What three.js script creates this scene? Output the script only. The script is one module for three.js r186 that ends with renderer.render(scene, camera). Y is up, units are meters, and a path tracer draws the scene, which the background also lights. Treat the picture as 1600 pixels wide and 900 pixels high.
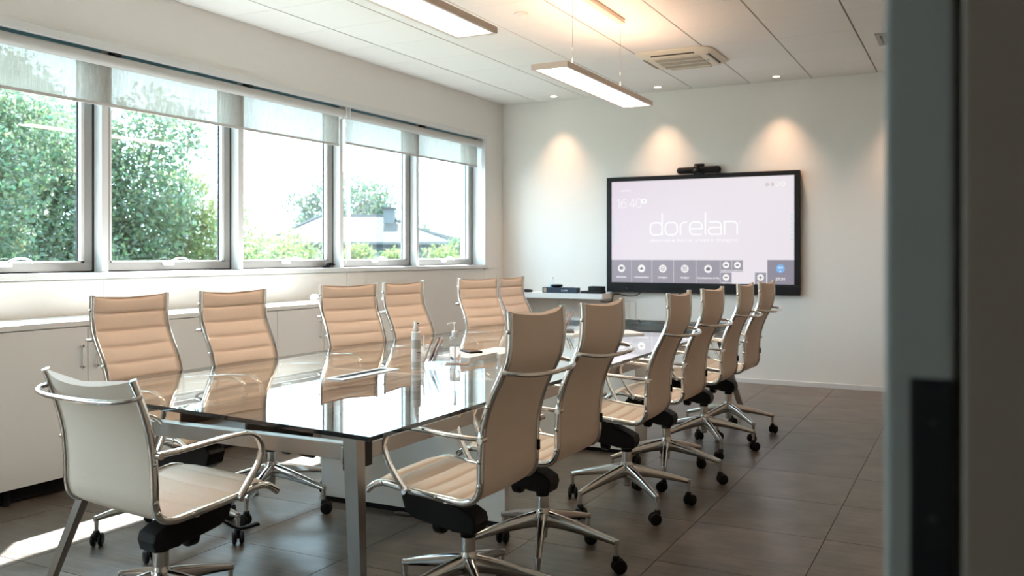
import * as THREE from 'three';
import { RoundedBoxGeometry } from 'three/addons/geometries/RoundedBoxGeometry.js';
import { mergeGeometries } from 'three/addons/utils/BufferGeometryUtils.js';
import { RectAreaLightUniformsLib } from 'three/addons/lights/RectAreaLightUniformsLib.js';

// ------------------------------------------------------------------ camera, sky, sun, exposure
RectAreaLightUniformsLib.init();
const scene = new THREE.Scene();
const renderer = new THREE.WebGLRenderer({ antialias: true });
renderer.toneMapping = THREE.LinearToneMapping;
renderer.toneMappingExposure = 1.3;
renderer.shadowMap.enabled = true;
const V = (x, y, z) => new THREE.Vector3(x, y, z);
const EYE = 1.295, FPX = 1364.63, YAW = 0.4597;
const camera = new THREE.PerspectiveCamera(2 * Math.atan(450 / FPX) * 180 / Math.PI, 16 / 9, 0.05, 400);
camera.position.set(0, EYE, 0);
camera.rotation.set(0, YAW, 0);
camera.setViewOffset(1600, 900, 800 - 846.21, 450 - 398.63, 1600, 900);
camera.focus = 4.2; camera.userData.fStop = 3.2;
camera.updateProjectionMatrix();
scene.background = new THREE.Color().setRGB(0.61, 0.85, 1.0);
scene.backgroundIntensity = 9.8;
const sun = new THREE.DirectionalLight(new THREE.Color().setRGB(1, 0.98, 0.94), 46);
sun.name = 'sun';
sun.position.set(-5.95 * 2 - 3.5, 10 * 2, -7.1 * 2 - 3.5); sun.target.position.set(-3.5, 0, -3.5);
sun.castShadow = true; sun.shadow.mapSize.set(4096, 4096);
Object.assign(sun.shadow.camera, { left: -14, right: 14, top: 14, bottom: -14, near: 0.5, far: 80 });
scene.add(sun, sun.target);
const WARM = new THREE.Color().setRGB(1.0, 0.60, 0.38), LAMPWHITE = new THREE.Color().setRGB(1.0, 0.74, 0.55);

const LAMP_DOWN = 9.5, LAMP_UP = 8, SPOT = 4.8;   // lamp radiances / candela, used by the lamp builders

// ------------------------------------------------------------------ helpers
let seed = 7;
const rnd = () => { seed = (seed * 1664525 + 1013904223) >>> 0; return seed / 4294967296; };
const rr = (a, b) => a + (b - a) * rnd();
const col = (r, g, b) => new THREE.Color().setRGB(r, g, b);
const taken = {};
function numbered(n) { taken[n] = (taken[n] ?? -1) + 1; return taken[n] ? n + '_' + String(taken[n]).padStart(3, '0') : n; }
function part(name, geo, mat, parent) {
  const m = new THREE.Mesh(geo, mat); m.name = name; m.castShadow = m.receiveShadow = true; parent.add(m); return m;
}
function thing(name, label, category, pos = [0, 0, 0], turn = 0, group) {
  const o = new THREE.Group(); o.name = numbered(name); o.position.set(...pos); o.rotation.y = turn;
  o.userData = { label, category }; if (group) o.userData.group = group; scene.add(o); return o;
}
function one(name, label, category, geo, mat, pos = [0, 0, 0], turn = 0, group) {
  const m = part(numbered(name), geo, mat, scene); m.position.set(...pos); m.rotation.y = turn;
  m.userData = { label, category }; if (group) m.userData.group = group; return m;
}
function struct(name, label, category) {
  const o = new THREE.Group(); o.name = name; o.userData = { label, category, kind: 'structure' }; scene.add(o); return o;
}
const box = (x0, x1, y0, y1, z0, z1) => new THREE.BoxGeometry(Math.abs(x1 - x0), Math.abs(y1 - y0), Math.abs(z1 - z0)).translate((x0 + x1) / 2, (y0 + y1) / 2, (z0 + z1) / 2);
const rbox = (x0, x1, y0, y1, z0, z1, r = 0.004, s = 2) => new RoundedBoxGeometry(Math.abs(x1 - x0), Math.abs(y1 - y0), Math.abs(z1 - z0), s, r).translate((x0 + x1) / 2, (y0 + y1) / 2, (z0 + z1) / 2);
const cyl = (r0, r1, h, n = 20, x = 0, y = 0, z = 0) => new THREE.CylinderGeometry(r1, r0, h, n).translate(x, y + h / 2, z);
const lathe = (pts, n = 28) => new THREE.LatheGeometry(pts.map(([r, y]) => new THREE.Vector2(r, y)), n);
const clean = (g) => { const q = g.index ? g.toNonIndexed() : g; for (const k of Object.keys(q.attributes)) if (!['position', 'normal', 'uv'].includes(k)) q.deleteAttribute(k); return q; };
const merge = (...gs) => mergeGeometries(gs.flat().map(clean));
// a box between two points: width along `side`, height along the third axis
function bar(a, b, w, h, side = V(0, 0, 1)) {
  const d = b.clone().sub(a), L = d.length(), t = d.normalize();
  const s = side.clone().addScaledVector(t, -side.dot(t)).normalize(), u = V().crossVectors(s, t);
  const g = new THREE.BoxGeometry(w, L, h);
  g.applyMatrix4(new THREE.Matrix4().makeBasis(s, t, u)); const m = a.clone().add(b).multiplyScalar(0.5);
  return g.translate(m.x, m.y, m.z);
}
// rings: arrays of equally many points, joined to a closed smooth tube with capped ends
function loft(rings, caps = true, crease = false) {
  const pos = [], uv = [], idx = [], m = rings[0].length, cols = m + 1;
  rings.forEach((r, i) => { for (let j = 0; j <= m; j++) { const p = r[j % m]; pos.push(p.x, p.y, p.z); uv.push(j / m, i / (rings.length - 1)); } });
  for (let i = 0; i + 1 < rings.length; i++) for (let j = 0; j < m; j++) {
    const a = i * cols + j, b = a + 1, c = a + cols, d = c + 1; idx.push(a, c, b, b, c, d);
  }
  let g = new THREE.BufferGeometry();
  g.setAttribute('position', new THREE.Float32BufferAttribute(pos, 3)); g.setAttribute('uv', new THREE.Float32BufferAttribute(uv, 2)); g.setIndex(idx);
  g.computeVertexNormals();
  const n = g.attributes.normal, v = V(), w = V();
  if (!crease) for (let i = 0; i < rings.length; i++) { v.fromBufferAttribute(n, i * cols); w.fromBufferAttribute(n, i * cols + m); v.add(w).normalize(); n.setXYZ(i * cols, v.x, v.y, v.z); n.setXYZ(i * cols + m, v.x, v.y, v.z); }
  if (crease) { g = g.toNonIndexed(); g.computeVertexNormals(); }
  if (!caps) return g;
  const out = [g];
  for (const [r, flip] of [[rings[0], true], [rings[rings.length - 1], false]]) {
    const c = r.reduce((s, p) => s.add(p), V()).multiplyScalar(1 / m), q = [], u = [];
    for (let j = 0; j < m; j++) { const a = r[j], b = r[(j + 1) % m]; for (const p of flip ? [c, b, a] : [c, a, b]) { q.push(p.x, p.y, p.z); u.push(0, 0); } }
    const k = new THREE.BufferGeometry(); k.setAttribute('position', new THREE.Float32BufferAttribute(q, 3)); k.setAttribute('uv', new THREE.Float32BufferAttribute(u, 2));
    k.computeVertexNormals(); out.push(k);
  }
  return merge(...out);
}
// sweep an ellipse along points; `side` fixes the first axis of the section
function sweep(pts, ra, rb, { side = V(1, 0, 0), n = 24, m = 10, taper = () => 1, smooth = true, power = 1 } = {}) {
  const curve = smooth ? new THREE.CatmullRomCurve3(pts, false, 'centripetal') : null, rings = [];
  const N = smooth ? n : pts.length - 1;
  for (let i = 0; i <= N; i++) {
    const t = i / N, p = smooth ? curve.getPointAt(t) : pts[i];
    const T = smooth ? curve.getTangentAt(t) : pts[Math.min(i + 1, N)].clone().sub(pts[Math.max(i - 1, 0)]).normalize();
    const s = side.clone().addScaledVector(T, -side.dot(T)).normalize(), u = V().crossVectors(T, s), k = taper(t), ring = [];
    for (let j = 0; j < m; j++) {
      const a = j / m * Math.PI * 2, ca = Math.cos(a), sa = Math.sin(a);
      const cx = Math.sign(ca) * Math.abs(ca) ** power, sx = Math.sign(sa) * Math.abs(sa) ** power;
      ring.push(p.clone().addScaledVector(s, cx * ra * k).addScaledVector(u, sx * rb * k));
    }
    rings.push(ring);
  }
  return loft(rings);
}
const wire = (pts, r, n = 40) => sweep(pts, r, r, { side: V(0.31, 0.17, 0.93), n, m: 7 });

// ------------------------------------------------------------------ textures
function noiseField(size, cells) {   // tileable value noise
  const g = Array.from({ length: cells[0] * cells[1] }, () => rnd()), out = new Float32Array(size * size), sm = (t) => t * t * (3 - 2 * t);
  for (let y = 0; y < size; y++) for (let x = 0; x < size; x++) {
    const fx = x / size * cells[0], fy = y / size * cells[1], ix = Math.floor(fx), iy = Math.floor(fy), tx = sm(fx - ix), ty = sm(fy - iy);
    const at = (i, j) => g[((j % cells[1]) * cells[0]) + (i % cells[0])];
    out[y * size + x] = (at(ix, iy) * (1 - tx) + at(ix + 1, iy) * tx) * (1 - ty) + (at(ix, iy + 1) * (1 - tx) + at(ix + 1, iy + 1) * tx) * ty;
  }
  return out;
}
function texture(size, fn, srgb = false, rep = [1, 1]) {
  const d = new Uint8Array(size * size * 4);
  for (let i = 0; i < size * size; i++) { const c = fn(i, i % size, (i / size) | 0); d[i * 4] = c[0] * 255; d[i * 4 + 1] = c[1] * 255; d[i * 4 + 2] = c[2] * 255; d[i * 4 + 3] = 255; }
  const t = new THREE.DataTexture(d, size, size); t.wrapS = t.wrapT = THREE.RepeatWrapping; t.magFilter = THREE.LinearFilter; t.minFilter = THREE.LinearMipmapLinearFilter; t.generateMipmaps = true;
  t.repeat.set(...rep); if (srgb) t.colorSpace = THREE.SRGBColorSpace; t.needsUpdate = true; return t;
}
const clamp = (x) => Math.min(1, Math.max(0, x));
const n8 = noiseField(512, [8, 8]), n24 = noiseField(512, [24, 24]), n64 = noiseField(512, [64, 64]), n160 = noiseField(512, [170, 170]), st1 = noiseField(512, [6, 90]), st2 = noiseField(512, [14, 200]);
const grainBump = texture(512, (i) => { const v = clamp(0.5 * n64[i] + 0.5 * n160[i]); return [v, v, v]; });
const fineBump = texture(512, (i) => { const v = n160[i]; return [v, v, v]; });
const brushBump = texture(512, (i) => { const v = st2[i]; return [v, v, v]; });
const tileMap = texture(512, (i) => {
  const v = 0.80 + 0.20 * (n8[i] - 0.5) + 0.20 * (st1[i] - 0.5) + 0.12 * (st2[i] - 0.5) + 0.14 * (n24[i] - 0.5);
  return [clamp(v), clamp(v * 0.985), clamp(v * 0.96)];
}, true);
const tileRough = texture(512, (i) => { const v = clamp(0.72 + 0.10 * (n24[i] - 0.5) + 0.10 * (st1[i] - 0.5)); return [v, v, v]; });
const weaveBump = texture(256, (i, x, y) => { const v = 0.5 + 0.25 * Math.sin(x * Math.PI / 2) * Math.cos(y * Math.PI / 2); return [v, v, v]; });
const weaveTone = texture(512, (i) => { const v = clamp(0.93 + 0.10 * (st2[(i % 512) * 512 + ((i / 512) | 0)] - 0.5) + 0.06 * (n160[i] - 0.5)); return [v, v, v]; }, true);
const roofMap = texture(512, (i, x, y) => { const v = clamp(0.75 + 0.25 * (n64[i] - 0.5) + 0.35 * (n160[i] - 0.5) - (y % 32 < 5 ? 0.2 : 0)); return [v, v, v]; }, true);
const rep = (t, a, b) => { const c = t.clone(); c.repeat.set(a, b); c.needsUpdate = true; return c; };

// ------------------------------------------------------------------ materials
const std = (o) => new THREE.MeshStandardMaterial(o), phy = (o) => new THREE.MeshPhysicalMaterial(o);
const M = {
  doorWall: std({ color: col(0.40, 0.285, 0.205), roughness: 0.6, bumpMap: rep(grainBump, 1, 1), bumpScale: 0.0004 }),
  wall: std({ color: col(0.80, 0.785, 0.75), roughness: 0.9, bumpMap: rep(grainBump, 1, 1), bumpScale: 0.0006 }),
  ceilingTile: std({ color: col(0.82, 0.81, 0.785), roughness: 0.95, bumpMap: rep(grainBump, 2, 2), bumpScale: 0.0012 }),
  ceilingBack: std({ color: col(0.16, 0.14, 0.125), roughness: 0.9 }),
  ceilingTee: std({ color: col(0.66, 0.63, 0.59), roughness: 0.5 }),
  floorTile: std({ color: col(0.185, 0.152, 0.128), map: tileMap, roughness: 0.45, roughnessMap: tileRough }),
  grout: std({ color: col(0.06, 0.045, 0.035), roughness: 0.95 }),
  alu: std({ color: col(0.36, 0.345, 0.33), metalness: 0.4, roughness: 0.42 }),
  aluPale: std({ color: col(0.72, 0.73, 0.73), metalness: 0.15, roughness: 0.45 }),
  chrome: std({ color: col(0.80, 0.79, 0.77), metalness: 1, roughness: 0.09 }),
  chromeBase: std({ color: col(0.72, 0.71, 0.69), metalness: 1, roughness: 0.16 }),
  brushed: phy({ color: col(0.33, 0.31, 0.29), metalness: 1, roughness: 0.34, bumpMap: rep(brushBump, 1, 1), bumpScale: 0.00012 }),
  black: phy({ color: col(0.009, 0.009, 0.010), roughness: 0.45, specularIntensity: 0.4 }),
  blackMatte: phy({ color: col(0.010, 0.010, 0.011), roughness: 0.75, specularIntensity: 0.4 }),
  leather: phy({ color: col(0.82, 0.67, 0.55), roughness: 0.52, bumpMap: rep(grainBump, 3, 5), bumpScale: 0.0004, specularIntensity: 0.6 }),
  cabinet: std({ color: col(0.74, 0.74, 0.73), roughness: 0.45 }),
  white: std({ color: col(0.82, 0.81, 0.79), roughness: 0.5 }),
  paper: std({ color: col(0.84, 0.81, 0.79), roughness: 0.85 }),
  glass: phy({ color: col(0.955, 0.985, 0.975), transmission: 1, roughness: 0.0, thickness: 0, ior: 1.52 }),
  pane: phy({ color: col(0.92, 0.95, 0.955), transmission: 1, roughness: 0.0, thickness: 0, ior: 1.5 }),
  clear: phy({ color: col(0.97, 0.98, 0.99), transmission: 1, roughness: 0.02, thickness: 0, ior: 1.46 }),
  glassEdge: phy({ color: col(0.004, 0.010, 0.014), roughness: 0.08, clearcoat: 1 }),
  blind: phy({ color: col(0.56, 0.52, 0.465), map: weaveTone, roughness: 0.80, transmission: 0.44, thickness: 0, bumpMap: rep(weaveBump, 8, 2), bumpScale: 0.0003, side: THREE.DoubleSide }),
  blindTube: std({ color: col(0.52, 0.50, 0.48), roughness: 0.55 }),
  frameDark: std({ color: col(0.02, 0.022, 0.024), roughness: 0.6 }),
  acPlastic: std({ color: col(0.74, 0.68, 0.55), roughness: 0.45 }),
  acGrille: std({ color: col(0.20, 0.20, 0.16), roughness: 0.6 }),
  lampSide: std({ color: col(0.70, 0.60, 0.52), metalness: 0.3, roughness: 0.4 }),
  lampPanel: std({ color: col(0.9, 0.9, 0.88), emissive: col(1, 0.95, 0.88), emissiveIntensity: 2.2, roughness: 0.6 }),
  lampTop: std({ color: col(0.9, 0.8, 0.7), emissive: WARM, emissiveIntensity: 1.2, roughness: 0.6 }),
  spotGlow: std({ color: col(0.9, 0.8, 0.7), emissive: col(1, 0.86, 0.66), emissiveIntensity: 4, roughness: 0.5 }),
  tan: std({ color: col(0.42, 0.30, 0.22), roughness: 0.6 }),
  brown: std({ color: col(0.040, 0.024, 0.016), roughness: 0.5 }),
  jamb: std({ color: col(0.27, 0.27, 0.25), roughness: 0.7 }),
  casing: std({ color: col(0.23, 0.175, 0.135), roughness: 0.75 }),
  corridor: std({ color: col(0.55, 0.47, 0.40), roughness: 0.9 }),
};

// ------------------------------------------------------------------ room shell
const XW = -4.889, ZB = -8.863, HC = 3.031, XR = -0.061, ZF = 3.2;
{ // floor
  const floor = struct('floor', 'grey brown porcelain tile floor of the meeting room', 'floor');
  part('floor_slab', box(-5.2, 1.9, -0.25, -0.004, -9.1, 3.5), M.grout, floor);
  const variants = [];
  for (let k = 0; k < 6; k++) {
    const g = new THREE.BoxGeometry(0.5965, 0.014, 0.5965); g.translate(0, -0.007, 0);
    const uv = g.attributes.uv, p = g.attributes.position, ox = rnd(), oz = rnd();
    for (let i = 0; i < uv.count; i++) uv.setXY(i, p.getX(i) * 0.9 + ox, p.getZ(i) * 0.9 + oz);
    variants.push(g);
  }
  for (let i = -7; i < 3; i++) for (let j = -9; j < 13; j++) {
    const cx = -1.209 + 0.6 * i + 0.3, cz = -4.135 + 0.6 * j + 0.3;
    if (cx < XW - 0.3 || cz < ZB - 0.3 || cx > 1.7 || cz > ZF + 0.3) continue;
    const t = part('floor_tile', variants[(rnd() * 6) | 0], M.floorTile, floor);
    let x0 = Math.max(cx - 0.29825, XW + 0.001), x1 = cx + 0.29825, z0 = Math.max(cz - 0.29825, ZB + 0.001), z1 = cz + 0.29825;
    t.position.set((x0 + x1) / 2, 0, (z0 + z1) / 2); t.scale.set((x1 - x0) / 0.5965, 1, (z1 - z0) / 0.5965);
  }
}
{ // ceiling
  const ceil = struct('ceiling', 'white suspended ceiling of square acoustic tiles', 'ceiling');
  part('ceiling_slab', box(-5.2, 1.9, HC + 0.024, HC + 0.25, -9.1, 3.5), M.ceilingBack, ceil);
  const variants = [];
  for (let k = 0; k < 4; k++) {
    const g = box(-0.5, 0.5, 0, 0.02, -0.5, 0.5), uv = g.attributes.uv, p = g.attributes.position, ox = rnd(), oz = rnd();
    for (let i = 0; i < uv.count; i++) uv.setXY(i, p.getX(i) * 0.6 + ox, p.getZ(i) * 0.6 + oz);
    variants.push(g);
  }
  const xs = [XW]; for (let x = -4.4226; x < XR + 0.3; x += 0.6) xs.push(x); xs.push(xs[xs.length - 1] + 0.6);
  const zs = [ZB]; for (let z = -8.2922; z < ZF + 0.3; z += 0.6) zs.push(z);
  for (let i = 0; i + 1 < xs.length; i++) for (let j = 0; j + 1 < zs.length; j++) {
    const x0 = xs[i] + (i ? 0.0065 : 0.003), x1 = xs[i + 1] - 0.0065, z0 = zs[j] + (j ? 0.003 : 0.003), z1 = zs[j + 1] - 0.003;
    const t = part('ceiling_tile', variants[(rnd() * 4) | 0], M.ceilingTile, ceil);
    t.position.set((x0 + x1) / 2, HC, (z0 + z1) / 2); t.scale.set(x1 - x0, 1, z1 - z0);
  }
  for (let j = 1; j < zs.length - 1; j++) part('cross_tee', box(XW, XR + 0.4, HC + 0.001, HC + 0.018, zs[j] - 0.003, zs[j] + 0.003), M.ceilingTee, ceil);
}
const Z_END = -8.441, Z_NEAR = 2.95, Y_SILL = 1.186, Y_HEAD = 2.60, XO = -5.20;
{ // window wall
  const w = struct('wall_left', 'pale window wall with a long band of windows', 'wall');
  part('wall_section', box(XO, XW, Y_HEAD, HC + 0.03, -9.1, ZF + 0.2), M.wall, w);
  part('wall_section', box(XO, XW, Y_SILL - 0.05, Y_HEAD, -9.1, Z_END), M.wall, w);
  part('wall_section', box(XO, XW, Y_SILL - 0.05, Y_HEAD, Z_NEAR, ZF + 0.2), M.wall, w);
  part('wall_core', box(XO, XW - 0.012, -0.1, Y_SILL - 0.02, -9.1, ZF + 0.2), M.wall, w);
  const seams = [ZB, -8.43, -6.058, -3.69, -1.32, 1.05, ZF];
  for (let i = 0; i + 1 < seams.length; i++) part('wall_panel', box(XW - 0.012, XW, 0, 1.14, seams[i] + 0.0025, seams[i + 1] - 0.0025), M.wall, w);
  const t1 = struct('trim_1', 'grey metal trim strip around the window band', 'trim');
  part('head_trim', rbox(XW - 0.02, XW + 0.010, Y_HEAD - 0.018, 2.632, Z_END - 0.048, Z_NEAR + 0.05, 0.003), M.aluPale, t1);
  part('side_trim', rbox(XW - 0.02, XW + 0.010, Y_SILL, Y_HEAD - 0.019, Z_END - 0.048, Z_END + 0.004, 0.003), M.aluPale, t1);
  part('sill_nose', rbox(XO + 0.12, XW + 0.016, Y_SILL - 0.036, Y_SILL, Z_END - 0.048, Z_NEAR + 0.05, 0.004), M.aluPale, t1);
  part('head_daylight_strip', box(-5.03, -4.972, 2.545, Y_HEAD + 0.03, Z_END + 0.01, Z_NEAR), std({ color: col(0.16, 0.33, 0.40), roughness: 0.4 }), t1).userData.label = 'strip above the blinds with blue daylight painted into its colour';  // added strip; blue daylight on the window head is put into its colour
  part('jamb_lining', box(XO + 0.12, XW - 0.022, Y_SILL + 0.001, Y_HEAD, Z_END, Z_END + 0.006), M.aluPale, t1);
}
const mull = [1.984, 0.836, -0.312, -1.46, -2.608, -3.756, -4.905, -6.080, -7.248];
{ // mullions and windows
  mull.forEach((z, k) => {
    const t = struct('trim_' + (k + 2), 'grey metal window mullion number ' + (k + 1) + ' from the near end', 'mullion');
    t.userData.label = ['window mullion next to the room\'s near corner', 'second window mullion from the near corner', 'window mullion across from the doorway', 'window mullion just past the doorway', 'window mullion above the near end of the sideboard row', 'window mullion behind the first window side chair', 'window mullion above the middle of the sideboard row', 'window mullion where the two roller blinds meet', 'window mullion nearest the screen wall'][k];
    part('mullion_post', rbox(-5.075, -4.965, Y_SILL + 0.001, Y_HEAD, z - 0.024, z + 0.024, 0.003), M.aluPale, t);
  });
  const edges = [Z_NEAR - 0.01, ...mull, Z_END + 0.006];
  const lab = ['window bay in the near corner of the room', 'second window bay from the near corner', 'window bay across from the doorway', 'window bay just past the doorway', 'window bay at the near end of the sideboard row', 'window bay filled with dark green foliage, left of the slim mullion over the sideboard', 'window bay with trees and bright sky at its top corner', 'window bay with a tree slope and the left end of the grey roof', 'window bay with the street lamp and the middle of the grey roof', 'last window bay, beside the screen wall'];
  for (let i = 0; i + 1 < edges.length; i++) {
    const z1 = edges[i] - (i ? 0.024 : 0) - 0.016, z0 = edges[i + 1] + (i + 2 < edges.length ? 0.024 : 0.01) + 0.016;   // z1 nearer the camera
    const w = struct('window_' + (i + 1), lab[i], 'window');
    const y0 = Y_SILL + 0.008, y1 = Y_HEAD - 0.004, f = 0.052, xf = -5.035, xb = -5.095;
    const fr = part('sash_frame', merge(rbox(xb, xf, y0, y0 + f, z0, z1, 0.003), rbox(xb, xf, y1 - f, y1, z0, z1, 0.003), rbox(xb, xf, y0 + f, y1 - f, z0, z0 + f, 0.003), rbox(xb, xf, y0 + f, y1 - f, z1 - f, z1, 0.003)), M.alu, w);
    part('glazing_bead', merge(box(xb + 0.01, xf - 0.004, y0 + f, y0 + f + 0.012, z0 + f, z1 - f), box(xb + 0.01, xf - 0.004, y1 - f - 0.012, y1 - f, z0 + f, z1 - f), box(xb + 0.01, xf - 0.004, y0 + f, y1 - f, z0 + f, z0 + f + 0.022), box(xb + 0.01, xf - 0.004, y0 + f, y1 - f, z1 - f - 0.012, z1 - f)), M.aluPale, w);
    part('gasket', merge(box(-5.076, -5.068, y0 + f, y1 - f, z0 + f + 0.022, z0 + f + 0.030), box(-5.12, -5.037, y0 - 0.006, y1, z0 - 0.0158, z0 - 0.0004), box(-5.12, -5.037, y0 - 0.006, y1, z1 + 0.0004, z1 + 0.0158), box(-5.12, -5.048, y0 - 0.0075, y0 - 0.0005, z0, z1)), M.frameDark, w);
    part('pane', box(-5.078, -5.072, y0 + f, y1 - f, z0 + f, z1 - f), M.pane, w);
    const h = part('handle', sweep([V(0, 0.008, 0.06), V(0.03, 0.012, 0.055), V(0.045, 0.034, 0.02), V(0.046, 0.036, -0.05), V(0.044, 0.022, -0.085), V(0.044, 0.008, -0.09)], 0.010, 0.007, { side: V(1, 0, 0), n: 20, m: 8 }), M.chromeBase, w);
    h.position.set(xf, y0 + f - 0.010, (z0 + z1) / 2 - 0.02);
    part('rosette', rbox(-0.002, 0.020, -0.012, 0.014, 0.01, 0.10, 0.006), M.aluPale, h);
  }
}
{ // screen wall
  const w = struct('wall_back', 'pale wall carrying the wall screen', 'wall');
  part('wall_section', box(-5.2, 0.4, -0.1, HC + 0.03, ZB - 0.22, ZB), M.wall, w);
  const hx0 = -4.17, hx1 = -3.265, hy1 = 0.79, s = 0.011;
  const h = part('access_panel', box(hx0, hx1, 0.12, hy1, ZB, ZB + 0.0015), M.wall, w);
  part('panel_rim', merge(box(hx0 - s, hx1 + s, hy1, hy1 + s, ZB, ZB + 0.004), box(hx0 - s, hx0, 0.12, hy1, ZB, ZB + 0.004), box(hx1, hx1 + s, 0.12, hy1, ZB, ZB + 0.004), box(-3.33, -3.325, 0.12, hy1, ZB, ZB + 0.004)), M.ceilingTee, h);
  const b = struct('baseboard_back', 'low brushed aluminium skirting along the screen wall', 'baseboard');
  for (const [x0, x1] of [[XW, -2.95], [-2.948, -0.95], [-0.948, XR]]) part('skirting_length', rbox(x0, x1, 0, 0.048, ZB, ZB + 0.012, 0.002), M.aluPale, b);
  const f = struct('wall_front', 'plain wall at the near end of the room', 'wall');
  part('wall_section', box(-5.2, 1.9, -0.1, HC + 0.03, ZF, ZF + 0.2), M.wall, f);
}
const ZJ = -0.80;
{ // door wall with the opening the camera stands in
  const w = struct('wall_right', 'warm brown panelled wall with the doorway', 'wall');
  part('wall_section', box(XR, 0.14, -0.1, HC + 0.03, ZB - 0.1, ZJ - 0.06), M.doorWall, w);
  part('wall_section', box(XR, 0.14, -0.1, HC + 0.03, 0.55, ZF + 0.1), M.doorWall, w);
  part('wall_section', box(XR, 0.14, 2.15, HC + 0.03, ZJ - 0.06, 0.55), M.doorWall, w);
  const d = struct('door_1', 'blurred grey door jamb with a black strike plate at the doorway edge', 'door frame');
  part('jamb_post', rbox(XR - 0.008, -0.0130, 0, 2.15, ZJ - 0.06, ZJ, 0.006, 3), M.jamb, d);
  part('seal', box(-0.0130, -0.0085, 0, 2.15, ZJ - 0.05, ZJ - 0.006), M.blackMatte, d);
  part('casing_board', rbox(-0.0085, 0.16, 0, 2.15, ZJ - 0.055, ZJ + 0.012, 0.004), M.casing, d);
  const sp = part('strike_plate', rbox(-0.0485, -0.0140, 0.87, 1.192, ZJ, ZJ + 0.003, 0.001), M.black, d);
  part('latch_hole', box(-0.040, -0.024, 0.99, 1.05, ZJ + 0.0028, ZJ + 0.004), M.blackMatte, sp);
  for (const y of [1.155, 1.075, 0.885]) part('screw', cyl(0.0028, 0.0028, 0.001, 12).rotateX(Math.PI / 2).translate(-0.031, y, ZJ + 0.003), M.frameDark, sp);
  const c = struct('wall_corridor', 'dim corridor wall behind the doorway', 'wall');
  part('wall_section', box(1.7, 1.9, -0.1, HC + 0.03, -3.2, ZF + 0.2), M.corridor, c);
  part('wall_section', box(0.14, 1.9, -0.1, HC + 0.03, -3.4, -3.2), M.corridor, c);
}

{ // unseen lamp added in the corridor to brighten the door jamb and casing
  const t = thing('added_corridor_lamp', 'unseen corridor ceiling lamp added to brighten the door jamb', 'lamp', [0.95, HC, 0.1]);
  part('frame', rbox(-0.16, 0.16, -0.03, 0, -0.16, 0.16, 0.004), M.white, t);
  part('diffuser', box(-0.145, 0.145, -0.033, -0.03, -0.145, 0.145), M.lampPanel, t);
  const l = new THREE.RectAreaLight(WARM, 2.2, 0.28, 0.28); l.name = 'added_corridor_light'; l.position.set(0, -0.035, 0); l.rotation.x = -Math.PI / 2; t.add(l);
}

// ------------------------------------------------------------------ sideboards under the windows
{
  const XF = -4.43, zc = [-2.750, -3.738, -4.724, -5.712], names = ['white two door sideboard at the near end of the row', 'white two door sideboard in the middle of the row', 'white two door sideboard at the far end of the row'];
  for (let i = 0; i < 3; i++) {
    const z1 = zc[i], z0 = zc[i + 1], zm = (z0 + z1) / 2;
    const t = thing('sideboard', names[i], 'sideboard', [XF, 0, zm], 0, 'white sideboards under the windows');
    const hw = (z1 - z0) / 2;
    part('body', box(-0.455, -0.019, 0.085, 0.902, -hw + 0.001, hw - 0.001), M.cabinet, t);
    part('plinth', box(-0.43, -0.055, 0.012, 0.085, -hw + 0.02, hw - 0.02), M.blackMatte, t);
    for (const [a, b, s] of [[-hw, 0, 1], [0, hw, -1]]) {
      const d = part('door', rbox(-0.018, 0, 0.088, 0.897, a + 0.002, b - 0.002, 0.0015), M.cabinet, t);
      const zh = s > 0 ? b - 0.045 : a + 0.045;
      part('handle', merge(box(0.018, 0.026, 0.665, 0.805, zh - 0.006, zh + 0.006), box(0, 0.026, 0.672, 0.682, zh - 0.005, zh + 0.005), box(0, 0.026, 0.788, 0.798, zh - 0.005, zh + 0.005)), M.aluPale, d);
    }
    for (const [x, z] of [[-0.4, -hw + 0.06], [-0.4, hw - 0.06], [-0.04, -hw + 0.06], [-0.04, hw - 0.06]]) part('foot', cyl(0.014, 0.018, 0.085, 12, x, 0, z), M.blackMatte, t);
  }
  one('sideboard_worktop', 'long white worktop lying over the row of sideboards', 'worktop', rbox(XW + 0.002, XF + 0.004, 0.903, 0.931, zc[3] - 0.005, zc[0] + 0.005, 0.002), M.cabinet);
}

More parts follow.
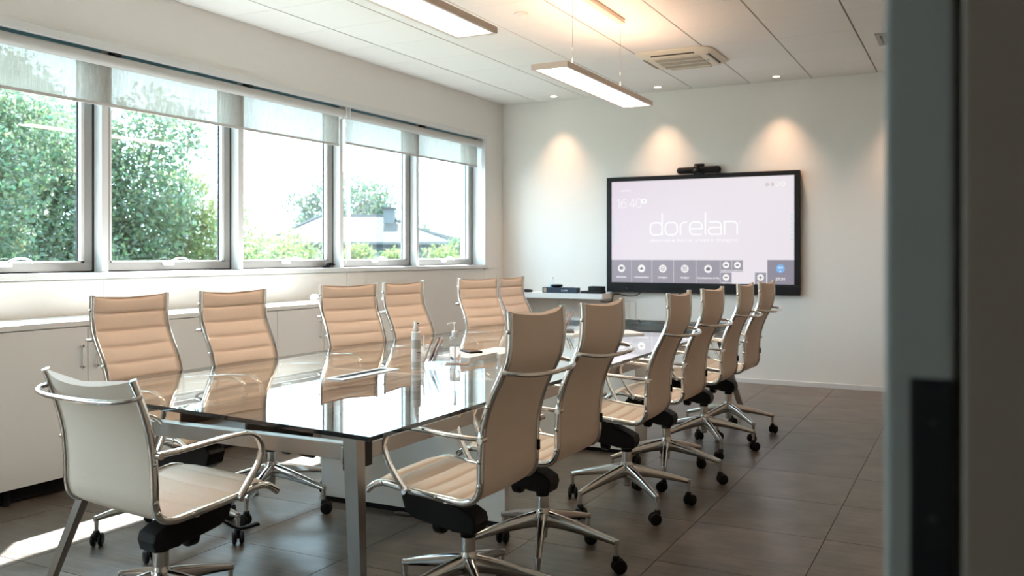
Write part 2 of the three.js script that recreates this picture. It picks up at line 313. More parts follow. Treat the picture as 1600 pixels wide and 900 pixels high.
// ------------------------------------------------------------------ chairs
const P_HIGH = [[.274, 1.112], [.277, 1.015], [.268, .949], [.244, .893], [.208, .820], [.183, .747], [.172, .681], [.168, .592], [.166, .527], [.148, .489], [.111, .474], [.038, .478], [-.124, .494], [-.208, .506], [-.251, .497], [-.287, .472]];
const P_LOW = [[.256, .918], [.238, .868], [.222, .822], [.206, .768], [.193, .707], [.187, .646], [.184, .586], [.181, .520], [.165, .480], [.125, .463], [.038, .468], [-.124, .486], [-.205, .500], [-.250, .490], [-.287, .463]];
function makeChair(prof, W, railY, railBulge, armDrop) {
  const o = new THREE.Group();
  const curve = new THREE.CatmullRomCurve3(prof.map(([b, y]) => V(0, y, b)), false, 'centripetal'), L = curve.getLength();
  // where the seat bend lies along the curve
  let tb = 0; for (let t = 0; t <= 1; t += 0.002) { const p = curve.getPointAt(t); if (p.y < prof[0][1] * 0 + 0.492 && !tb) tb = t; }
  for (const s of [-1, 1]) {
    const rail = part('side_rail', sweep(prof.map(([b, y]) => V(s * W / 2, y, b)), 0.0105, 0.0125, { side: V(1, 0, 0), n: 60, m: 12, power: 0.75 }), M.chrome, o);
    const bolts = [];
    for (const t of [0.06, 0.30, 0.47, tb - 0.045, tb + 0.14, 0.93]) {
      const p = curve.getPointAt(t);
      bolts.push(lathe([[0, 0.006], [0.0035, 0.0055], [0.0075, 0.003], [0.0085, 0]], 12).rotateZ(-s * Math.PI / 2).translate(s * (W / 2 + 0.0095), p.y, p.z));
    }
    bolts.forEach((b) => part('bolt', b, M.chromeBase, rail));
  }
  function sling(ta, tz, ribs, sag, edgeDip) {
    const per = 12, N = ribs * per, m = 11, rings = [];
    for (let i = 0; i <= N; i++) {
      const q = i / N, t = ta + (tz - ta) * q, p = curve.getPointAt(t), T = curve.getTangentAt(t), n = V(0, -T.z, T.y);   // towards the sitter
      n.set(0, -T.z, T.y);
      const gq = q * ribs, gd = Math.abs(gq - Math.round(gq)), rib = (1 - Math.exp(-((gd / 0.07) ** 2))) * (0.72 + 0.28 * Math.sin(Math.PI * (gq % 1))), ring = [];
      const pt = (x, off, dip) => V(x, p.y + n.y * off + dip, p.z + n.z * off);
      const hw = W / 2 - 0.004;
      for (let j = 0; j <= m; j++) { const s = -1 + 2 * j / m, e = 1 - s * s, f = 1 - Math.abs(s) ** 6; ring.push(pt(s * hw, -sag(q) * e + (0.001 + 0.016 * rib) * f + 0.001, -edgeDip(q) * e)); }
      for (let j = m; j >= 0; j--) { const s = -1 + 2 * j / m, e = 1 - s * s, f = 1 - Math.abs(s) ** 6; ring.push(pt(s * hw, -sag(q) * e - 0.0055 * f - 0.001, -edgeDip(q) * e)); }
      rings.push(ring);
    }
    return loft(rings);
  }
  const high = prof === P_HIGH;
  part('backrest', sling(0.004, tb, high ? 8 : 6, (q) => 0.020 * (1 - q) + 0.006, (q) => 0.018 * Math.max(0, 1 - q * 7)), M.leather, o);
  part('seat', sling(tb, 0.975, 6, (q) => 0.012 * Math.sin(Math.PI * Math.min(1, q * 1.15)), () => 0), M.leather, o);
  // curved grab rail behind the back
  let pr = curve.getPointAt(0); for (let t = 0; t < 1; t += 0.002) { const p = curve.getPointAt(t); if (p.y <= railY) { pr = p; break; } }
  const hw = W / 2, zz = pr.z;
  const gp = []; for (let k = 0; k <= 14; k++) { const a = -Math.PI / 2 + Math.PI * k / 14, cx = Math.sign(Math.sin(a)) * Math.abs(Math.sin(a)) ** 0.75; gp.push(V(cx * (hw + 0.012), railY - 0.012 * Math.cos(a), zz + 0.004 + railBulge * Math.abs(Math.cos(a)) ** 0.75)); }
  part('back_rail', sweep(gp, 0.0085, 0.0085, { side: V(0, 1, 0), n: 40, m: 10 }), M.chrome, o);
  part('leather_tag', box(W / 2 - 0.012, W / 2 + 0.001, 0.575 - armDrop, 0.612 - armDrop, 0.172 + 0.006, 0.172 + 0.014), M.blackMatte, o);
  for (const s of [-1, 1]) {
    const d = -armDrop, h = W / 2;
    const arm = part('armrest', sweep([V(s * (h + 0.006), .690 + d, .180), V(s * (h + .022), .694 + d, .150), V(s * (h + .034), .700 + d, .09), V(s * (h + .036), .712 + d, -.09), V(s * (h + .036), .709 + d, -.135), V(s * (h + .035), .688 + d, -.172), V(s * (h + .033), .650 + d, -.192), V(s * (h + .029), .598 + d, -.181), V(s * (h + .020), .533 + d * 0.5, -.146), V(s * (h + .012), .493 + d, -.118)], 0.0135, 0.0085, { side: V(1, 0, 0), n: 44, m: 10, power: 0.75 }), M.chrome, o);
    part('arm_joint', cyl(0.011, 0.011, 0.036, 14).rotateZ(-s * Math.PI / 2).translate(s * (h - 0.004), .690 + d, .182), M.chromeBase, arm);
    part('arm_joint', cyl(0.010, 0.010, 0.034, 14).rotateZ(-s * Math.PI / 2).translate(s * (h - 0.006), .491 + d, -.116), M.chromeBase, arm);
  }
  // mechanism
  const dy = high ? 0 : -0.012;
  const sh = new THREE.Shape(); [[-.215, .450], [-.245, .412], [-.232, .368], [-.200, .348], [-.150, .338], [-.045, .322], [-.038, .318], [.042, .318], [.050, .345], [.044, .366], [.015, .382], [-.055, .408], [-.075, .450]].forEach(([z, y], i) => (i ? sh.lineTo(z, y + dy) : sh.moveTo(z, y + dy)));
  const mech = part('tilt_mechanism', new THREE.ExtrudeGeometry(sh, { depth: 0.085, bevelEnabled: true, bevelSize: 0.008, bevelThickness: 0.008, bevelSegments: 2 }).translate(0, 0, -0.0425).rotateY(-Math.PI / 2), M.black, o);
  part('tension_knob', lathe([[0, 0], [0.026, 0], [0.033, 0.006], [0.034, 0.034], [0.028, 0.044], [0, 0.044]], 18).rotateX(Math.PI / 2).translate(0, 0.318 + dy, -0.135), M.black, mech);
  part('lever', sweep([V(0.03, .372 + dy, -.17), V(0.045, .352 + dy, -.215), V(0.055, .326 + dy, -.248), V(0.06, .313 + dy, -.275), V(0.06, .310 + dy, -.352)], 0.017, 0.007, { side: V(1, 0, 0), n: 16, m: 8, taper: (t) => 0.55 + 0.45 * t }), M.black, mech);
  for (const z of [-.135, .035]) part('cross_tube', sweep([V(-W / 2, z < 0 ? .486 + dy : .470 + dy, z), V(-W / 4, .449 + dy, z), V(W / 4, .449 + dy, z), V(W / 2, z < 0 ? .486 + dy : .470 + dy, z)], 0.012, 0.007, { side: V(0, 0, 1), n: 18, m: 8 }), M.chromeBase, o);
  // column and base
  part('piston', cyl(0.014, 0.014, 0.04, 16, 0, 0.300, 0), M.chromeBase, o);
  part('collar', lathe([[0, 0.288], [0.028, 0.288], [0.0285, 0.303], [0.020, 0.309], [0, 0.309]], 20), M.black, o);
  const base = part('star_base', lathe([[0, 0.112], [0.019, 0.112], [0.021, 0.118], [0.022, 0.150], [0.033, 0.160], [0.035, 0.215], [0.028, 0.232], [0.0265, 0.240], [0.0265, 0.288], [0.024, 0.291], [0, 0.291]], 24), M.chromeBase, o);
  const armG = (() => {
    const rings = [];
    for (let i = 0; i <= 12; i++) {
      const t = i / 12, r = 0.012 + 0.316 * t, top = 0.226 - 0.030 * t - 0.058 * t ** 1.3, h = 0.066 - 0.044 * t ** 0.8, w = 0.021 - 0.0085 * t, b = top - h;
      rings.push([[-w * 0.45, top], [w * 0.45, top], [w * 0.8, top - h * 0.18], [w, top - h * 0.55], [w * 0.92, b], [-w * 0.92, b], [-w, top - h * 0.55], [-w * 0.8, top - h * 0.18]].map(([x, y]) => V(r, y, x)));
    }
    return merge(loft(rings, true), cyl(0.0085, 0.0105, 0.060, 12, 0.322, 0.068, 0), cyl(0.0125, 0.0125, 0.02, 12, 0.322, 0.117, 0));
  })();
  const wheel = lathe([[0, -0.0095], [0.022, -0.0095], [0.028, -0.006], [0.030, 0], [0.028, 0.006], [0.022, 0.0095], [0, 0.0095]], 20).rotateX(Math.PI / 2);
  const casterG = merge(wheel.clone().translate(0.012, 0.030, 0.0155), wheel.clone().translate(0.012, 0.030, -0.0155), cyl(0.006, 0.006, 0.04, 8).rotateX(Math.PI / 2).translate(0.012, 0.030, -0.02),
    lathe([[0, 0], [0.0155, 0], [0.0165, 0.012], [0.013, 0.026], [0, 0.028]], 14).translate(0, 0.046, 0), rbox(-0.010, 0.016, 0.026, 0.056, -0.005, 0.005, 0.003));
  for (let k = 0; k < 5; k++) {
    const a = k / 5 * Math.PI * 2;
    const ar = part('base_arm', armG, M.chromeBase, base); ar.rotation.y = a;
    const ca = part('caster', casterG, M.black, base); ca.position.set(Math.cos(a) * 0.322, 0, -Math.sin(a) * 0.322); ca.rotation.y = a + [0.6, -0.9, 2.2, 1.3, -1.8][k];
  }
  return o;
}
const highProto = makeChair(P_HIGH, 0.42, 0.915, 0.105, 0);
function placeChair(proto, x, z, headDeg, baseDeg, label, group) {
  const c = proto.clone(); c.name = numbered('office_chair'); scene.add(c);
  // heading: facing (sin a, -cos a)
  c.position.set(x, 0, z); c.rotation.y = -headDeg * Math.PI / 180;
  c.userData = { label, category: 'chair' }; if (group) c.userData.group = group;
  const b = c.children.find((q) => q.name === 'star_base'); b.rotation.y = baseDeg * Math.PI / 180 - c.rotation.y;
  return c;
}
const ord = ['first', 'second', 'third', 'fourth', 'fifth', 'sixth'];
[[-3.28, -2.84, 87, -59], [-3.24, -3.41, 93, 5], [-3.295, -4.36, 106, 30], [-3.24, -4.95, 93, 0], [-3.295, -5.97, 107, 40], [-3.24, -6.52, 90, -5]].forEach(([x, z, h, b], i) =>
  placeChair(highProto, x, z, h, b, `high backed cream swivel chair on the window side, ${ord[i]} from the low backed chair`, 'chairs along the window side of the table'));
[[-1.625, -2.689, -91, 25], [-1.624, -3.289, -90, 5], [-1.601, -4.220, -93, 30], [-1.607, -4.883, -90, -2], [-1.615, -5.703, -91, 17], [-1.597, -6.282, -89, 28]].forEach(([x, z, h, b], i) =>
  placeChair(highProto, x, z, h, b, `high backed cream swivel chair on the door side, ${ord[i]} from the table's near end`, 'chairs along the door side of the table'));
const lowProto = makeChair(P_LOW, 0.50, 0.862, 0.085, 0.012);
placeChair(lowProto, -2.486, -2.094, 7, 20, 'low backed cream leather swivel chair at the near end of the glass table');

// ------------------------------------------------------------------ conference table
const TX0 = -3.40, TX1 = -1.655, TZ0 = -7.09, TZ1 = -2.160, TY = 0.74, TT = 0.016;
{
  const t = thing('conference_table', 'long glass topped conference table on brushed steel legs', 'table', [(TX0 + TX1) / 2, 0, (TZ0 + TZ1) / 2]);
  const ox = -(TX0 + TX1) / 2, oz = -(TZ0 + TZ1) / 2, cuts = [TZ1, -3.95, -5.30, TZ0];
  const pl = (g) => g.translate(ox, 0, oz);
  for (let i = 0; i < 3; i++) {
    const z1 = cuts[i] - (i ? 0.002 : 0), z0 = cuts[i + 1] + (i < 2 ? 0.002 : 0), e = 0.0015;
    const xa = i ? TX0 : TX0 - 0.025, zl = i ? z1 : z1 - 0.17;   // the near end is cut slightly askew
    const sh = new THREE.Shape(); [[TX1 - e, -z1 + e], [TX1 - e, -z0 - e], [TX0 + e, -z0 - e], [xa + e, -zl + e]].forEach(([a, b], k) => (k ? sh.lineTo(a, b) : sh.moveTo(a, b)));
    const p = part('glass_pane', pl(new THREE.ExtrudeGeometry(sh, { depth: TT, bevelEnabled: false }).rotateX(-Math.PI / 2).translate(0, TY - TT, 0)), M.glass, t);
    const strip = (x0, zz0, x1, zz1) => bar(V(x0, TY - TT / 2, zz0), V(x1, TY - TT / 2, zz1), TT - 0.0006, e, V(0, 1, 0));
    const ed = [strip(xa, zl, TX0, z0), strip(TX1, z0, TX1, z1)];
    if (i === 0) ed.push(strip(xa, zl, TX1, z1)); if (i === 2) ed.push(strip(TX0, z0, TX1, z0));
    part('glass_edge', pl(merge(ed)), M.glassEdge, p).userData.label = 'dark polished glass edge';
  }
  // steel frame
  const by0 = 0.615, by1 = 0.669, bw = 0.04, sx = 0.155;
  part('long_beam', pl(rbox(TX1 - sx - bw, TX1 - sx, by0, by1, TZ0 + 0.14, TZ1 - 0.10, 0.003)), M.brushed, t);
  part('long_beam', pl(rbox(TX0 + sx, TX0 + sx + bw, by0, by1, TZ0 + 0.14, TZ1 - 0.25, 0.003)), M.brushed, t);
  part('end_beam', pl(rbox(TX0 + sx + bw, TX1 - sx - bw, by0, by1, TZ1 - 0.185, TZ1 - 0.145, 0.003)), M.brushed, t);
  part('end_beam', pl(rbox(TX0 + sx + bw, TX1 - sx - bw, by0, by1, TZ0 + 0.115, TZ0 + 0.16, 0.003)), M.brushed, t);
  part('cable_tray', pl(merge(rbox(-2.70, -2.36, 0.640, 0.648, -3.60, -2.36, 0.002), box(-2.70, -2.692, 0.648, 0.70, -3.60, -2.36), box(-2.368, -2.36, 0.648, 0.70, -3.60, -2.36))), M.brown, t);
  // splayed blade legs; [top], [foot]
  const leg = (tx, tz, fx, fz, sx_, sz_) => {
    const r = (x, y, z, w, d) => [V(x - w, y, z - d), V(x + w, y, z - d), V(x + w, y, z + d), V(x - w, y, z + d)];
    const g = loft([r(fx, 0.004, fz, sx_ * 0.85, 0.012), r(tx, TY - TT - 0.008, tz, sx_, 0.022)], true, true);
    const L = part('leg', pl(g), M.brushed, t);
    part('foot_pad', pl(box(fx - 0.022, fx + 0.022, 0, 0.004, fz - 0.015, fz + 0.015)), M.black, L);
    part('glass_pad', pl(cyl(0.02, 0.02, 0.008, 16, tx, TY - TT - 0.008, tz)), M.black, L);
  };
  leg(-1.768, -2.225, -1.775, -2.265, 0.026); leg(-3.00, -2.335, -3.172, -2.145, 0.020);
  leg(-1.87, -6.96, -1.72, -7.22, 0.026); leg(-3.00, -6.96, -3.17, -7.22, 0.020);
  part('leg_bracket', pl(rbox(-1.825, -1.79, 0.60, 0.685, -2.35, -2.24, 0.002)), M.black, t);
  // white pedestals under the joints
  const p1 = part('pedestal', pl(rbox(-3.09, -1.985, 0.028, 0.70, -3.66, -3.62, 0.002)), M.white, t);
  part('plinth', pl(box(-3.07, -2.01, 0, 0.028, -3.655, -3.628)), M.blackMatte, p1);
  const p2 = part('pedestal', pl(rbox(-3.09, -1.96, 0.028, 0.70, -5.55, -5.32, 0.002)), M.white, t);
  part('plinth', pl(box(-3.07, -1.98, 0, 0.028, -5.54, -5.335)), M.blackMatte, p2);
  // cable flap let into the glass
  const fl = part('cable_flap', pl(merge(rbox(-2.603, -2.585, TY, TY + 0.005, -3.49, -3.065, 0.002), rbox(-2.535, -2.494, TY, TY + 0.005, -3.49, -3.065, 0.002), rbox(-2.585, -2.535, TY, TY + 0.005, -3.49, -3.455, 0.002), rbox(-2.585, -2.535, TY, TY + 0.005, -3.10, -3.065, 0.002))), M.aluPale, t);
  part('brush_slot', pl(box(-2.585, -2.535, TY, TY + 0.003, -3.455, -3.10)), M.blackMatte, fl);
}

// ------------------------------------------------------------------ wall screen, shelf and its gear
function screenTexture() {
  const W = 1600, H = 896, c = document.createElement('canvas'); c.width = W; c.height = H; const g = c.getContext('2d');
  g.fillStyle = 'rgb(236,228,235)'; g.fillRect(0, 0, W, H);
  const gr = g.createLinearGradient(0, 0, W * 0.6, H * 0.5); gr.addColorStop(0, 'rgba(226,210,224,0.9)'); gr.addColorStop(1, 'rgba(236,228,235,0)'); g.fillStyle = gr; g.fillRect(0, 0, W, H);
  const X = (u) => u * W, Y = (v) => v * H;
  g.lineCap = 'round'; g.lineJoin = 'round';
  // wordmark in rounded square strokes
  function word(x, base, xh, lw, asc, color, total) {
    g.strokeStyle = color; g.lineWidth = lw; const w = xh * 1.02, gap = total; let p = x; const top = base - xh, r = xh * 0.34;
    const rect = (x0) => { g.beginPath(); g.roundRect(x0, top, w, xh, r); g.stroke(); };
    const line = (...pts) => { g.beginPath(); pts.forEach(([a, b], i) => (i ? g.lineTo(a, b) : g.moveTo(a, b))); g.stroke(); };
    rect(p); line([p + w, base], [p + w, base - asc]); p += w + gap;                               // d
    rect(p); p += w + gap;                                                                           // o
    g.beginPath(); g.moveTo(p, base); g.lineTo(p, top + r); g.arcTo(p, top, p + r, top, r); g.lineTo(p + w * 0.5, top); g.stroke(); p += w * 0.5 + gap;   // r
    g.beginPath(); g.moveTo(p, base - xh * 0.47); g.lineTo(p + w, base - xh * 0.47); g.lineTo(p + w, top + r); g.arcTo(p + w, top, p + w - r, top, r); g.lineTo(p + r, top); g.arcTo(p, top, p, top + r, r); g.lineTo(p, base - r); g.arcTo(p, base, p + r, base, r); g.lineTo(p + w * 0.92, base); g.stroke(); p += w + gap;   // e
    line([p, base], [p, base - asc]); p += gap;                                                      // l
    g.beginPath(); g.moveTo(p + w * 0.1, top); g.lineTo(p + w - r, top); g.arcTo(p + w, top, p + w, top + r, r); g.lineTo(p + w, base); g.lineTo(p + r * 0.8, base); g.arcTo(p, base, p, base - r * 0.8, r * 0.7); g.arcTo(p, base - xh * 0.55, p + r, base - xh * 0.55, r * 0.7); g.lineTo(p + w, base - xh * 0.55); g.stroke(); p += w + gap;   // a
    g.beginPath(); g.moveTo(p, base); g.lineTo(p, top); g.lineTo(p + w - r, top); g.arcTo(p + w, top, p + w, top + r, r); g.lineTo(p + w, base); g.stroke();   // n
    return p + w;
  }
  const end = word(X(0.228), Y(0.533), Y(0.118), 13, Y(0.205), '#ffffff', 29);
  g.lineWidth = 3; g.beginPath(); g.arc(end + 20, Y(0.425), 8, 0, 7); g.stroke();
  g.fillStyle = '#ffffff'; g.textBaseline = 'middle'; g.textAlign = 'left';
  const fit = (txt, x0, x1, y, font, weight = '') => { g.font = `${weight} ${font}px sans-serif`; const w = g.measureText(txt).width; g.save(); g.translate(x0, y); g.scale((x1 - x0) / w, 1); g.fillText(txt, 0, 0); g.restore(); };
  fit('dormire bene vivere meglio', X(0.226), X(0.713), Y(0.588), 36);
  fit('dorelan', X(0.055), X(0.115), Y(0.09), 24);
  { g.strokeStyle = '#ffffff'; g.lineWidth = 5; const b = Y(0.262), t = Y(0.172), h = b - t; let p = X(0.034);
    const path = (f) => { g.beginPath(); f(); g.stroke(); };
    path(() => { g.moveTo(p, t + 14); g.lineTo(p + 18, t); g.lineTo(p + 18, b); }); p += 36;
    path(() => { g.ellipse(p + 24, b - 25, 24, 25, 0, 0, 6.3); }); path(() => { g.moveTo(p + 1, b - 30); g.quadraticCurveTo(p + 4, t, p + 44, t + 6); }); p += 62;
    g.fillStyle = '#ffffff'; g.fillRect(p, t + h * 0.32, 6, 6); g.fillRect(p, b - 8, 6, 6); p += 18;
    path(() => { g.moveTo(p + 38, b); g.lineTo(p + 38, t); g.lineTo(p, b - 22); g.lineTo(p + 50, b - 22); }); p += 62;
    path(() => { g.ellipse(p + 24, (t + b) / 2, 24, h / 2, 0, 0, 6.3); }); }
  g.beginPath(); g.roundRect(X(0.176), Y(0.178), X(0.03), Y(0.042), 6); g.fill(); g.fillStyle = 'rgb(226,218,226)'; g.fillRect(X(0.184), Y(0.19), X(0.014), Y(0.018));
  [[0.863, 14], [0.889, 14], [0.914, 16], [0.942, 20]].forEach(([u, r], i) => { g.fillStyle = i < 2 ? 'rgb(190,178,182)' : '#ffffff'; g.beginPath(); g.arc(X(u), Y(0.078), r, 0, 7); g.fill(); g.strokeStyle = i < 2 ? '#ffffff' : 'rgb(170,160,165)'; g.lineWidth = 3; g.beginPath(); g.arc(X(u), Y(0.078), r * 0.5, 0.4, 5.6); g.stroke(); });
  g.fillStyle = 'rgb(170,228,226)'; for (const x of [0.008, 0.984]) { for (let k = 0; k < 7; k++) g.fillRect(X(x), Y(0.36 + k * 0.036), 12, 14); }
  // tiles
  const tile = (u0, u1, v0, v1, shade) => { g.fillStyle = shade; g.fillRect(X(u0), Y(v0), X(u1 - u0), Y(v1 - v0)); };
  const icon = (u, v, r, kind, fill = '#fbf8f6') => {
    const x = X(u), y = Y(v); g.fillStyle = fill; g.beginPath(); g.arc(x, y, r, 0, 7); g.fill(); g.fillStyle = g.strokeStyle = 'rgb(112,104,116)'; g.lineWidth = 4;
    if (kind === 0) { g.fillRect(x - r * 0.5, y - r * 0.4, r, r * 0.62); g.fillRect(x - r * 0.15, y + r * 0.3, r * 0.3, r * 0.2); }
    if (kind === 1) { g.fillRect(x - r * 0.5, y - r * 0.12, r, r * 0.34); g.fillRect(x - r * 0.1, y - r * 0.4, r * 0.2, r * 0.8); }
    if (kind === 2) { g.beginPath(); g.arc(x, y, r * 0.5, 0, 5); g.stroke(); g.beginPath(); g.moveTo(x - r * 0.2, y); g.lineTo(x, y + r * 0.2); g.lineTo(x + r * 0.5, y - r * 0.4); g.stroke(); }
    if (kind === 3) for (let i = -1; i < 2; i++) for (let j = -1; j < 2; j++) g.fillRect(x + i * r * 0.42 - 4, y + j * r * 0.42 - 4, 8, 8);
    if (kind === 4) { g.fillRect(x - r * 0.5, y - r * 0.25, r, r * 0.65); g.fillRect(x - r * 0.3, y - r * 0.45, r * 0.7, r * 0.2); }
    if (kind === 5) { g.fillRect(x - r * 0.5, y - r * 0.18, r, r * 0.3); g.fillRect(x - r * 0.3, y + r * 0.1, r * 0.6, r * 0.15); }
    if (kind === 6) { g.fillRect(x - r * 0.55, y - 3, r * 1.1, 6); g.fillRect(x - 3, y - r * 0.55, 6, r * 1.1); }
  };
  const cap = (t, u, v, size = 22) => { g.fillStyle = '#fff'; g.textAlign = 'center'; g.font = `bold ${size}px sans-serif`; g.fillText(t, X(u), Y(v)); };
  const S = 'rgb(154,148,160)';
  [[0, .117, 'Windows'], [.1185, .236, 'Connessione'], [.2385, .360, 'Lavagna'], [.3620, .485, 'Gadget'], [.4870, .616, 'Visualizzatore di file']].forEach(([a, b, t], i) => { tile(a, b, .778, 1, S); icon((a + b) / 2, .862, 34, i); cap(t, (a + b) / 2, .948, i === 4 ? 20 : 22); });
  [[.618, .678, .778, .887], [.680, .737, .778, .887], [.618, .678, .895, 1]].forEach(([a, b, c0, d]) => { tile(a, b, c0, d, S); icon((a + b) / 2, c0 + .046, 28, 5); cap('HDMI Porta', (a + b) / 2, c0 + .097, 15); });
  tile(.80, .858, .893, 1, S); icon(.829, .938, 28, 6); cap('Aggiungi', .829, .989, 15);
  tile(.864, 1, .775, 1, 'rgb(140,134,148)'); g.fillStyle = 'rgb(120,178,236)'; g.beginPath(); g.arc(X(.930), Y(.855), 36, 0, 7); g.fill(); cap('End', .930, .846, 22); g.beginPath(); g.arc(X(.930), Y(.878), 5, 0, 7); g.fillStyle = '#fff'; g.fill(); cap('27:31', .930, .950, 32);
  const t = new THREE.CanvasTexture(c); t.colorSpace = THREE.SRGBColorSpace; t.magFilter = THREE.LinearFilter; return t;
}
{
  const x0 = -3.568, x1 = -1.529, y0 = 0.897, y1 = 2.132, zf = -8.80, sx0 = -3.512, sx1 = -1.584, sy0 = 1.004, sy1 = 2.084;
  const t = thing('wall_display', 'large black framed interactive screen mounted on the wall', 'screen', [(x0 + x1) / 2, y0, zf]);
  const L = (g) => g.translate(-(x0 + x1) / 2, -y0, -zf);
  part('housing', L(rbox(x0 + 0.004, x1 - 0.004, y0 + 0.004, y1 - 0.004, ZB + 0.006, zf - 0.006, 0.004)), M.black, t);
  part('bezel', L(merge(rbox(x0, x1, sy1, y1, zf - 0.02, zf + 0.006, 0.004), rbox(x0, x1, y0, sy0, zf - 0.02, zf + 0.006, 0.004), rbox(x0, sx0, sy0, sy1, zf - 0.02, zf + 0.006, 0.004), rbox(sx1, x1, sy0, sy1, zf - 0.02, zf + 0.006, 0.004))), M.black, t);
  const tex = screenTexture();
  part('screen', L(new THREE.PlaneGeometry(sx1 - sx0, sy1 - sy0).translate((sx0 + sx1) / 2, (sy0 + sy1) / 2, zf - 0.003)), std({ color: col(0.01, 0.01, 0.01), roughness: 0.35, emissive: col(1, 1, 1), emissiveMap: tex, emissiveIntensity: 0.73 }), t).userData.label = 'lit screen showing a pale start page with a row of grey tiles';
  const pp = part('port_block', L(box(-3.36, -3.25, y0 + 0.018, y0 + 0.07, zf + 0.0055, zf + 0.008)), M.blackMatte, t);
  part('port', L(box(-3.345, -3.325, y0 + 0.034, y0 + 0.054, zf + 0.0075, zf + 0.009)), M.frameDark, pp);
  part('button_block', L(box(-2.95, -2.70, y0 + 0.024, y0 + 0.06, zf + 0.0055, zf + 0.0075)), M.blackMatte, t);
  const rl = new THREE.RectAreaLight(col(1, 0.95, 0.98), 0.35, sx1 - sx0, sy1 - sy0); rl.name = 'screen_light'; rl.position.set(0, (sy0 + sy1) / 2 - y0, 0.012); rl.rotation.y = Math.PI; t.add(rl);
  // video bar on top of the screen
  const v = thing('video_bar', 'black camera bar with a central lens standing on the wall screen', 'webcam', [-2.548, y1, zf - 0.005]);
  part('speaker_bar', sweep([V(-0.20, 0.042, 0), V(0.20, 0.042, 0)], 0.036, 0.040, { side: V(0, 1, 0), n: 4, m: 16 }), M.blackMatte, v);
  part('end_cap', merge(new THREE.SphereGeometry(0.037, 14, 10).translate(-0.198, 0.042, 0), new THREE.SphereGeometry(0.037, 14, 10).translate(0.198, 0.042, 0)), M.black, v);
  const ln = part('lens', lathe([[0, 0.030], [0.022, 0.030], [0.036, 0.026], [0.040, 0.015], [0.040, -0.03], [0, -0.03]], 24).rotateX(Math.PI / 2).translate(-0.015, 0.045, 0.03), M.black, v);
  part('lens_glass', lathe([[0, 0.036], [0.014, 0.034], [0.020, 0.030]], 18).rotateX(Math.PI / 2).translate(-0.015, 0.045, 0.03), phy({ color: col(0.01, 0.01, 0.012), roughness: 0.05, clearcoat: 1 }), ln);
  part('mount', merge(rbox(-0.045, 0.055, 0.080, 0.108, -0.03, 0.02, 0.008), box(-0.05, 0.05, 0, 0.012, -0.035, 0.03)), M.black, v);
  // cables
  one('power_cable', 'black cable drooping below the wall screen to the shelf', 'cable', wire([V(-3.18, y0 + 0.0, -8.80), V(-3.22, 0.868, -8.80), V(-3.33, 0.858, -8.80), V(-3.44, 0.875, -8.80), V(-3.49, 0.868, -8.80), V(-3.505, 0.80, -8.79), V(-3.53, 0.79, -8.76), V(-3.60, 0.795, -8.70)], 0.006), M.black);
  one('signal_cable', 'short black cable loop under the middle of the wall screen', 'cable', wire([V(-2.92, y0, -8.81), V(-2.88, 0.872, -8.81), V(-2.80, 0.868, -8.81), V(-2.74, y0, -8.81)], 0.004), M.black);
  // wall shelf
  const s = thing('wall_shelf', 'thick white floating shelf fixed to the wall left of the screen', 'shelf', [-4.19, 0.826, -8.70]);
  part('board', rbox(-0.675, 0.672, 0, 0.058, -0.162, 0.150, 0.003), M.cabinet, s);
  part('underside_bracket', merge(box(-0.35, -0.32, -0.012, 0, -0.15, 0.10), box(0.30, 0.33, -0.012, 0, -0.15, 0.10)), M.alu, s);
  const ys = 0.884;
  one('conference_pod', 'flat black conference phone at the corner end of the shelf', 'phone', merge(lathe([[0, 0.002], [0.07, 0.002], [0.086, 0.010], [0.080, 0.024], [0.05, 0.034], [0, 0.036]], 22).scale(1, 1, 0.8), cyl(0.05, 0.05, 0.004, 18)), M.black, [-4.47, ys, -8.63]);
  const b = thing('device_box', 'dark blue carton with a white logo lying on the shelf', 'box', [-4.02, ys, -8.60]);
  const bm = std({ color: col(0.016, 0.028, 0.055), roughness: 0.5 });
  part('carton', rbox(-0.205, 0.205, 0, 0.062, -0.05, 0.05, 0.004), bm, b);
  const lc = document.createElement('canvas'); lc.width = 256; lc.height = 96; const g = lc.getContext('2d'); g.fillStyle = 'rgb(30,42,66)'; g.fillRect(0, 0, 256, 96); g.fillStyle = g.strokeStyle = '#cfd3dc'; g.lineWidth = 7;
  g.beginPath(); g.moveTo(30, 24); g.lineTo(18, 68); g.lineTo(52, 74); g.lineTo(58, 48); g.closePath(); g.stroke(); g.font = 'bold 58px sans-serif'; g.textBaseline = 'middle'; g.fillText('poly', 84, 44);
  const lt = new THREE.CanvasTexture(lc); lt.colorSpace = THREE.SRGBColorSpace; lt.magFilter = THREE.LinearFilter;
  part('logo_print', new THREE.PlaneGeometry(0.10, 0.040).translate(0.07, 0.030, 0.0506), std({ map: lt, roughness: 0.5 }), b);
  part('sticker', new THREE.PlaneGeometry(0.034, 0.045).translate(-0.172, 0.032, 0.0506), M.tan, b);
  one('speaker_puck', 'round black puck lying on the dark blue carton', 'speaker', lathe([[0, 0], [0.045, 0], [0.064, 0.014], [0.064, 0.024], [0.052, 0.030], [0, 0.033]], 22), M.black, [-4.07, ys + 0.062, -8.60]);
  const sb = thing('sanitiser_bottle', 'small clear bottle with blue liquid behind the black puck', 'bottle', [-4.165, ys, -8.68]);
  part('liquid', cyl(0.024, 0.024, 0.085, 16, 0, 0.003, 0), std({ color: col(0.03, 0.42, 0.75), roughness: 0.3 }), sb);
  part('bottle_shell', lathe([[0, 0.0], [0.026, 0.0], [0.027, 0.01], [0.027, 0.12], [0.012, 0.14], [0.012, 0.15]], 18), M.clear, sb);
  part('cap', cyl(0.013, 0.013, 0.022, 14, 0, 0.150, 0), M.white, sb);
